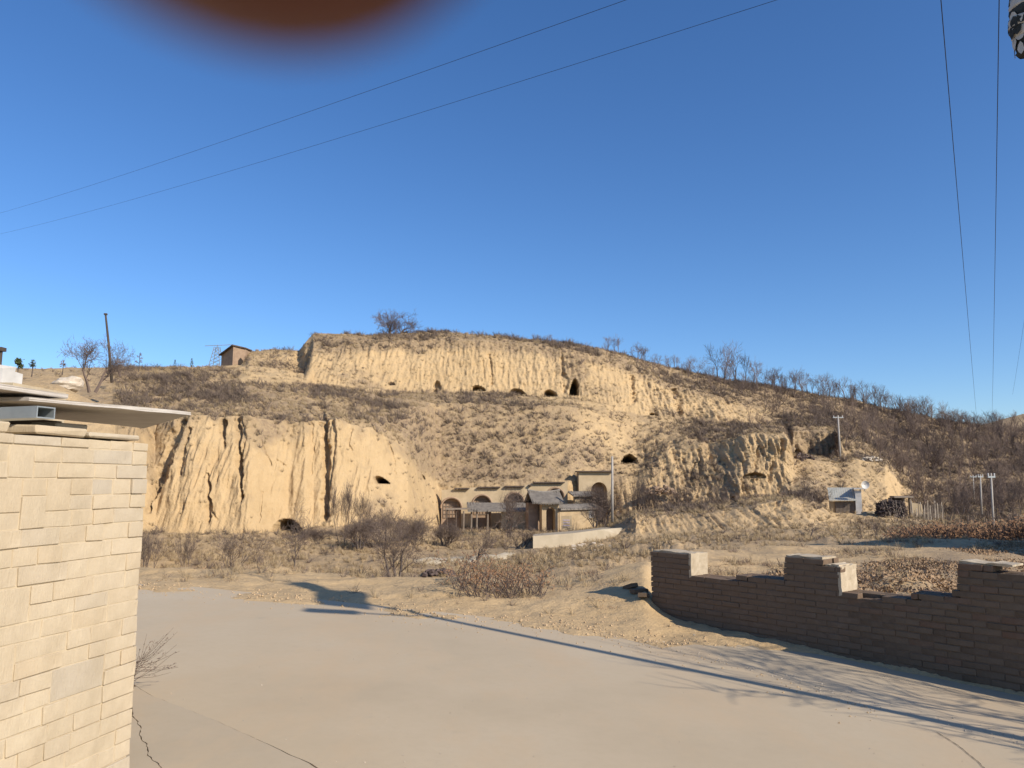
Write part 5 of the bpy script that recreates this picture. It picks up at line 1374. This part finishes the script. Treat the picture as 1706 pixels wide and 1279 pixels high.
# picket fence of poles right of the doorway
pf = thing("stake_fence", "short run of pale uneven stakes right of the cave doorway", "fence", P(1525, 866, 70))
for k in range(26):
    px = 1522 + k * 2.0; e = P(px, 864 + 4 * math.sin(k), 70) - pf.location; mb = MB(); hh = rnd.uniform(.9, 1.7)
    mb.tube([tuple(e + Vector((0, 0, -.4))), tuple(e + Vector((rnd.uniform(-.1, .1), 0, hh)))], .028, 4); mb.build("stake", M['wood_grey'] if k % 3 else M['rubble'], pf)
# dry stone heaps on the terrace
def heap(name, px, py, Y, rx, h, n, label, cat, mat='stack_wood', sz=.2):
    b0 = P(px, py, Y); t = thing(name, label, cat, b0); rnd = random.Random(int(px)); ms = [block_mesh("stone", sz, sz * .7, sz * .55, sz * .1, sz * .08, rnd) for _ in range(4)]
    for m_ in ms: m_.materials.append(M[mat])
    for i in range(n):
        a = rnd.uniform(-1, 1); z = rnd.random() ** 1.4 * h * (1 - a * a); o = link("stone", rnd.choice(ms), None, t)
        o.location = (a * rx, rnd.uniform(-.3, .5) - .3 * (1 - z / h), z - .05); o.rotation_euler = (rnd.uniform(-.5, .5), rnd.uniform(-.5, .5), rnd.uniform(0, 3)); s = rnd.uniform(.6, 1.4); o.scale = (s, s, s)
heap("stone_heap", 1337, 768, 88.5, 1.3, .9, 90, "dark heap of stones on the terrace left of the shaded recess", "stones", 'stack_wood', .32)
heap("stone_heap", 1450, 768, 90, 1.3, .5, 40, "low grey heap of stones at the right end of the terrace", "stones", 'rubble', .3)
heap("brick_heap", 1101, 822, 82, 1.6, .9, 80, "broken pile of dark bricks at a collapsed cave mouth", "bricks", 'mud_brick', .34)
heap("rubble_heap", 728, 966, 33, .8, .5, 60, "pile of dark rubble and rags at the edge of the gully below the track", "rubble", 'stack_wood', .22)
rbl = random.Random(90)
for k in range(26):
    px = rbl.uniform(950, 1060); py = rbl.uniform(908, 922); q = surf(px, py); s = rbl.uniform(.15, .42)
    o = link("pale_stone", block_mesh("pale_stone", s, s * .7, s * .5, s * .12, s * .08, rbl), M['rubble'], None, q - Vector((0, 0, .04)))
    tag(o, "one of the pale loose stones strewn below the right end of the ramp", "stone", "pale stones strewn below the ramp")
# mud-brick hut on the left plateau
hb = P(388, 613, 103); hut = thing("brick_hut", "small mud-brick hut with a single-pitch roof on the left plateau against the sky", "hut", hb)
k_ = 103 / F
def H(px, py, o=0.0): p = P(px, py, 103 + o); return p - hb
mb = MB()
L0, L1, L2 = H(368, 614, .2), H(387, 614, -1.6), H(408, 614, 0.3)
zl = H(368, 592).z; zr = H(387, 580).z
mb.add([L0, L1, Vector((L1.x, L1.y, zr)), Vector((L0.x, L0.y, zl)), L2, Vector((L2.x, L2.y, zr - .1)), Vector((L0.x + 1.2, L0.y + 2.2, -.2)), Vector((L0.x + 1.2, L0.y + 2.2, zl + .4)), Vector((L2.x, L2.y + 1.8, -.2)), Vector((L2.x, L2.y + 1.8, zr - .1))],
       [(0, 1, 2, 3), (1, 4, 5, 2), (0, 3, 7, 6), (4, 8, 9, 5), (6, 7, 9, 8)])
mb.build("wall", M['mud_brick'], hut)
mb = MB(); rp_ = [Vector((L0.x - .3, L0.y - .3, zl - .05)), Vector((L1.x, L1.y - .4, zr + .02)), Vector((L2.x + .1, L2.y - .3, zr - .05)), Vector((L2.x + .2, L2.y + 2.0, zr + .0)), Vector((L0.x + 1.0, L0.y + 2.4, zl + .35))]
mb.add(rp_ + [v + Vector((0, 0, .16)) for v in rp_], [(4, 3, 2, 1, 0), (5, 6, 7, 8, 9)] + [(i, (i + 1) % 5, 5 + (i + 1) % 5, 5 + i) for i in range(5)]); mb.build("roof", M['wood_dark'], hut)
nd = (L2 - L1).normalized(); nn = Vector((nd.y, -nd.x, 0)); c0 = L1 + nd * (L2 - L1).length * .42
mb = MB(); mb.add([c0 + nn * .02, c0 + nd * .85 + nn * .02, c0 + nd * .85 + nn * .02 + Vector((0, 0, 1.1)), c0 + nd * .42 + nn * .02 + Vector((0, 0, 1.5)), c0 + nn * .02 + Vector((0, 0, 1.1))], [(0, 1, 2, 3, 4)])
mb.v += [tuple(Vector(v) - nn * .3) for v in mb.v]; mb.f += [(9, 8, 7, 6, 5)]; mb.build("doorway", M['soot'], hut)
mb = MB(); p_ = H(391, 577); mb.box((p_.x - .15, p_.y - .1, p_.z - .5), (p_.x + .15, p_.y + .2, p_.z + .1)); mb.build("chimney", M['mud_brick'], hut)

# ------------------------------------------------------------------ trees and shrubs in the valley
def vt(px, pyb, pyt, seed, label, cat="tree", name="bare_tree", stems=1, wide=1.0, Y=None, lean=(0, 0), r0=.02, trunk=.4, maxd=4, kids=(6, 5, 4, 3), up=.6, spread=.85, mats=('bark', 'twig')):
    b0 = P(px, pyb, Y) if Y else surf(px, pyb); hh = hgt(px, pyt, b0) + .1
    ms = tree_mesh(seed, 1.0, r0, trunk, maxd, up, spread, kids, stems, lean)
    t = put_tree(name, ms, (b0.x, b0.y, b0.z - .1), 0, (hh * wide, hh * wide, hh), label, cat, None, mats); return t
vt(492, 948, 828, 501, "slender bare tree on the valley edge in front of the largest lower cave", Y=30, r0=.018, wide=.75)
vt(385, 945, 872, 502, "spreading bare shrub with many stems below the left cliff", "shrub", "bare_shrub", 6, 1.1, Y=27, r0=.010, trunk=.5, maxd=3)
vt(312, 950, 875, 503, "tall thin many-stemmed shrub between the stone building and the spreading shrub", "shrub", "bare_shrub", 6, .6, Y=27, r0=.009, trunk=.55, maxd=3, up=1.2, spread=.5)
vt(247, 952, 868, 504, "tall dense thicket shrub right beside the stone building's corner", "shrub", "bare_shrub", 8, .75, Y=25, r0=.009, trunk=.55, maxd=3, up=1.1, spread=.55)
vt(570, 895, 790, 505, "tall thin bare tree against the bare cliff left of the dark thicket", stems=3, wide=.55, Y=56, r0=.012, up=1.2, spread=.5)
vt(601, 890, 812, 506, "bare sapling tree behind the left end of the dark thicket", stems=2, wide=.6, Y=57, r0=.012, up=1.0, spread=.6)
vt(662, 958, 842, 507, "large dark spreading bare tree at the gully edge left of the arched house", stems=3, wide=1.0, Y=31, r0=.022, spread=1.0)
vt(640, 905, 835, 508, "dense purple-grey bush behind the large dark spreading tree", "shrub", "bare_shrub", 9, 1.2, Y=54, r0=.012, trunk=.5, maxd=3, kids=(7, 6, 5))
vt(600, 905, 858, 542, "low wide brown bush left of the dense purple-grey one", "shrub", "bare_shrub", 9, 1.5, Y=52, maxd=3, kids=(7, 6, 5))
vt(742, 905, 862, 543, "round brown bush below the second arch, above the track", "shrub", "bare_shrub", 9, 1.3, Y=58, maxd=3, kids=(7, 6, 5))
vt(525, 900, 872, 544, "low brown bush just right of the largest lower cave", "shrub", "bare_shrub", 9, 1.8, Y=55, maxd=3, kids=(7, 6, 5))
vt(700, 902, 850, 509, "rounded dense grey bush in front of the first arch", "shrub", "bare_shrub", 10, 1.2, Y=58, r0=.012, trunk=.5, maxd=3, kids=(7, 6, 5))
vt(850, 893, 806, 510, "forked bare tree standing in front of the tiled shed", stems=3, wide=.8, Y=66, r0=.018, up=.8)
vt(788, 938, 876, 511, "bare tree with a curved leaning trunk beside the track", stems=1, wide=1.1, Y=44, lean=(.5, 0), r0=.025)
vt(868, 912, 872, 512, "brown shrub with dead leaves left of the ramp", "shrub", "bare_shrub", 6, 1.2, Y=57, maxd=3)
vt(1010, 880, 840, 513, "dark bare tree with a hooked trunk at the foot of the pale pole", wide=1.0, Y=70, lean=(-.3, 0), r0=.03)
vt(1350, 888, 858, 514, "small gnarled bare tree leaning right below the bluff", wide=1.3, Y=52, lean=(.5, 0), r0=.04, spread=1.0)
vt(1062, 860, 788, 515, "tall pale bare bush just right of the pole", "shrub", "bare_shrub", 7, .6, Y=72, maxd=3, up=1.1, spread=.6)
vt(1085, 862, 800, 516, "tall dark bare bush, second right of the pole", "shrub", "bare_shrub", 7, .7, Y=73, maxd=3, up=1.1, spread=.6)
vt(1132, 858, 800, 517, "bare bush standing in the dark cleft of the broken cliff", "shrub", "bare_shrub", 7, .8, Y=76, maxd=3)
vt(1190, 850, 785, 518, "bare tree in front of the fluted buttress", stems=2, wide=.7, Y=74, r0=.014)
vt(1355, 842, 808, 519, "rounded dark bush on the slope left of the pale-roofed shed", "shrub", "bare_shrub", 11, 1.6, Y=70, maxd=3, kids=(7, 7, 5))
vt(985, 850, 800, 520, "grey bush covering the arch of the upper cave dwelling", "shrub", "bare_shrub", 8, 1.0, Y=80, maxd=3)
vt(1006, 868, 806, 540, "dark bush hiding the foot of the upper cave dwelling's arch", "shrub", "bare_shrub", 9, 1.1, Y=79, maxd=3, kids=(7, 6, 5))
vt(992, 872, 838, 541, "low dark bush leaning on the right end of the courtyard wall", "shrub", "bare_shrub", 8, 1.2, Y=72, maxd=3)
vt(1460, 890, 862, 521, "thin sapling left of the brush hedge", "shrub", "bare_shrub", 3, .8, Y=45, maxd=3)
vt(1513, 888, 850, 522, "small forked tree at the left end of the brush hedge", wide=.9, Y=42, r0=.02)
SL = ["slim bare tree just left of the two far pale poles", "slim bare tree well left of the pale poles, above the brush hedge's middle", "slim bare tree between the nearest pole and the right edge", "slim bare tree just right of the nearest pale pole", "slim bare tree directly in front of the farthest thin pole", "slim bare tree above the left part of the brush hedge, near the stakes", "slim bare tree cut by the right edge of the picture"]
for i, (px, b, t_) in enumerate([(1600, 868, 800), (1580, 860, 810), (1690, 872, 800), (1668, 866, 808), (1612, 872, 812), (1560, 858, 815), (1700, 850, 790)]):
    vt(px, b, t_, 530 + i, SL[i], stems=1 + i % 2, wide=.6, Y=[60, 66, 56, 70, 62, 72, 80][i], r0=.016, up=1.0, spread=.6)["group"] = "slim bare trees around the poles"
# the leafy dead bush on the berm, brush hedge on the right, thicket between
b0 = P(842, 1000, 11.4)
db = thing("dead_bush", "big dry bush with dead brown leaves on the road berm right of centre", "bush", (b0.x, b0.y, float(near_ground(b0.x, b0.y)) - .03))
mb = MB(); lv = MB(); rnd = random.Random(55)
for i in range(170):
    a = rnd.uniform(0, 6.28); rr_ = rnd.random() ** .6; p0 = Vector((rnd.uniform(-.75, .55), rnd.uniform(-.2, .9), 0)); hh = rnd.uniform(.12, .5)
    e = p0 + Vector((math.cos(a) * .3 - .05, math.sin(a) * .2, hh)); m_ = p0.lerp(e, .5) + Vector((0, 0, .07))
    g0 = float(near_ground(b0.x + p0.x, b0.y + p0.y)) - db.location.z; p0.z += g0; m_.z += g0; e.z += g0
    mb.tube([p0, m_, e], [.006, .004, .002], 3, False)
    for k in range(7):
        c = m_.lerp(e, rnd.uniform(0, 1.1)) + Vector([rnd.uniform(-.05, .05) for _ in range(3)]); u = Vector([rnd.uniform(-1, 1) for _ in range(3)]).normalized(); v = u.orthogonal().normalized()
        lv.add([c - u * .022, c + v * .009, c + u * .022, c - v * .009], [(0, 1, 2, 3)])
mb.build("twigs", M['twig'], db); lv.build("dead_leaves", M['dry_leaf'], db)
hd = thing("brush_hedge", "long low hedge of dark brush and reddish dead leaves below the poles at right", "hedge", P(1600, 900, 26))
mb = MB(); lv = MB()
for i in range(1500):
    px = 1495 + (rnd.random()) * 330; Yh = rnd.uniform(25, 28.5); t_ = np.interp(px, [1495, 1530, 1570, 1620, 1706, 1830], [16, 20, 30, 24, 34, 34])
    b1 = P(px, 906, Yh) - hd.location; b1.z = min(b1.z, .1); hh = rnd.uniform(.2, 1) * t_ / F * 27 + .15
    e = b1 + Vector((rnd.uniform(-.4, .4), rnd.uniform(-.4, .4), hh)); mb.tube([b1, e], [.012, .005], 3, False)
    for k in range(9):
        c = b1.lerp(e, rnd.uniform(.2, 1.1)) + Vector([rnd.uniform(-.14, .14) for _ in range(3)]); u = Vector([rnd.uniform(-1, 1) for _ in range(3)]).normalized(); v = u.orthogonal().normalized(); s = rnd.uniform(.03, .06)
        lv.add([c - u * s, c + v * s * .5, c + u * s, c - v * s * .5], [(0, 1, 2, 3)])
mb.build("twigs", M['bark'], hd); lv.build("dead_leaves", M['dry_leaf'], hd)
# weed leaning out from the corner of the stone building
b0 = G(222, 1150); wd = thing("dry_weed", "dry grey weed with curled leaves leaning out from the foot of the stone corner", "weed", (b0.x, b0.y, b0.z))
mb = MB(); lv = MB(); rnd = random.Random(66)
wY = b0.y
for i in range(26):
    tx_, ty_ = rnd.uniform(228, 302), rnd.uniform(1042, 1130); 
    if ty_ > 1075 + (tx_ - 228) * .1 + 40: ty_ -= 40
    st_ = P(220, rnd.uniform(1105, 1140), wY + rnd.uniform(-.05, .05)) - Vector(wd.location); e = P(tx_, ty_, wY + rnd.uniform(-.18, .12)) - Vector(wd.location)
    m_ = st_.lerp(e, .5) + Vector((.01, 0, -.012)); mb.tube([Vector((0.0, .02, -.02)).lerp(st_, .3), st_, m_, e], [.0022, .0018, .0014, .0008], 4, False)
    for k in range(5):
        t_ = rnd.uniform(.3, 1); c = st_.lerp(e, t_); d2 = (e - st_).normalized() + Vector([rnd.uniform(-.7, .7) for _ in range(3)]); d2.normalize(); v = d2.orthogonal().normalized(); s = rnd.uniform(.006, .013)
        lv.add([c, c + d2 * s + v * s * .3, c + d2 * s * 2, c + d2 * s - v * s * .3], [(0, 1, 2, 3)])
mb.build("stems", M['twig'], wd); lv.build("curled_leaves", M['twig'], wd)
# gravel crumbs along the right joint and scattered on the road
rnd = random.Random(14); gv = MB(); 
for i in range(1500):
    if i < 1100:
        k = rnd.random() * (len(jag_r) - 1); p = jag_r[int(k)]; 
        if p.x > 7: continue
        x = p.x + rnd.gauss(.05, .10); y = p.y + rnd.gauss(.06, .10)
    elif i < 1350: x, y = rnd.uniform(-2.2, 4), rnd.uniform(3.3, 9)
    else: p = jag_l[rnd.randrange(int(len(jag_l) * .6))]; x = p.x + rnd.gauss(-.08, .1); y = p.y + rnd.gauss(-.05, .1)
    if y < 3: continue
    s = rnd.uniform(.003, .013) * (1 if i < 1100 else .6); z = .008 - TILT * x
    c = Vector((x, y, z)); vs = [c + Vector((rnd.uniform(-s, s), rnd.uniform(-s, s), rnd.uniform(-.002, s * .8))) for _ in range(4)] + [c + Vector((0, 0, s))]
    gv.add(vs, [(0, 1, 4), (1, 2, 4), (2, 3, 4), (3, 0, 4)])
tag(gv.build("gravel", M['rubble']), "small gravel crumbs along the road joints", kind="stuff")
# roadside tree out of frame whose branches shade the shoulder
tgt = G(1480, 1150); tb_ = tgt - sh2 * (3.2 * ratio)
MINR[0] = .008
ms = tree_mesh(601, 5.2, .09, .42, 4, .5, .95, (7, 5, 4, 3)); 
put_tree("roadside_tree", ms, (tb_.x, tb_.y, float(tilt(tb_.x))), 0, 1.0, "bare roadside tree outside the frame whose branches shade the shoulder", "tree")
# low building out of frame on the right whose shadow lies as a dark band behind the brick wall
sB = thing("village_house", "plain village house outside the frame on the right that shades the ground behind the wall", "house", (18, 17.2, -.5))
mb = MB(); mb.box((-4.6, -.6, 0), (9, .9, 4.6), jit=.03); mb.build("wall", M['adobe'], sB)
mb = MB(); mb.box((-4.8, -.8, 4.61), (9.3, 1.1, 4.75), jit=.02); mb.build("roof", M['tile'], sB)

# dirt-filled crack running off the bottom right of the road
ckr = ragged([G(1560, 1222), G(1592, 1242), G(1618, 1262), G(1640, 1282), G(1662, 1330)], .004, .025, 33); mb = MB(); L_ = []
for i, p in enumerate(ckr):
    w_ = .0018 + .0022 * abs(math.sin(i * .8)); L_ += [Vector((p.x - w_, p.y, .0125 - TILT * p.x)), Vector((p.x + w_, p.y + w_, .0125 - TILT * p.x))]
mb.add(L_, [(2 * i, 2 * i + 1, 2 * i + 3, 2 * i + 2) for i in range(len(ckr) - 1)])
tag(mb.build("road_crack", M['bark']), "dirt-filled crack in the road at the bottom right", kind="structure")
# clods and dry leaves spilling over the road's far edge
rnd = random.Random(15); cl_ = MB()
for i in range(1300):
    t_ = rnd.uniform(-.5, .45); ye_ = float(np.interp(t_, [a for a, _ in EDGE_T], [b for _, b in EDGE_T])); y = ye_ + rnd.gauss(.25, .35); x = t_ * y
    s = rnd.uniform(.006, .028) * (1 if y > ye_ else .5); c = Vector((x, y, float(near_ground(x, y)) + .004)) if y > ye_ else Vector((x, y, .012 - TILT * x))
    vs = [c + Vector((s * math.cos(a) * rnd.uniform(.6, 1.2), s * math.sin(a) * rnd.uniform(.6, 1.2), -.003)) for a in (0, 1.6, 3.1, 4.7)] + [c + Vector((rnd.uniform(-.3, .3) * s, rnd.uniform(-.3, .3) * s, s * .7))]
    cl_.add(vs, [(0, 1, 4), (1, 2, 4), (2, 3, 4), (3, 0, 4)])
M['clod'] = simple("earth clods", (0.36, 0.25, 0.14), (0.50, 0.36, 0.21), 20)
tag(cl_.build("clods", M['clod']), "earth clods and crumbs along the far edge of the road", kind="stuff")
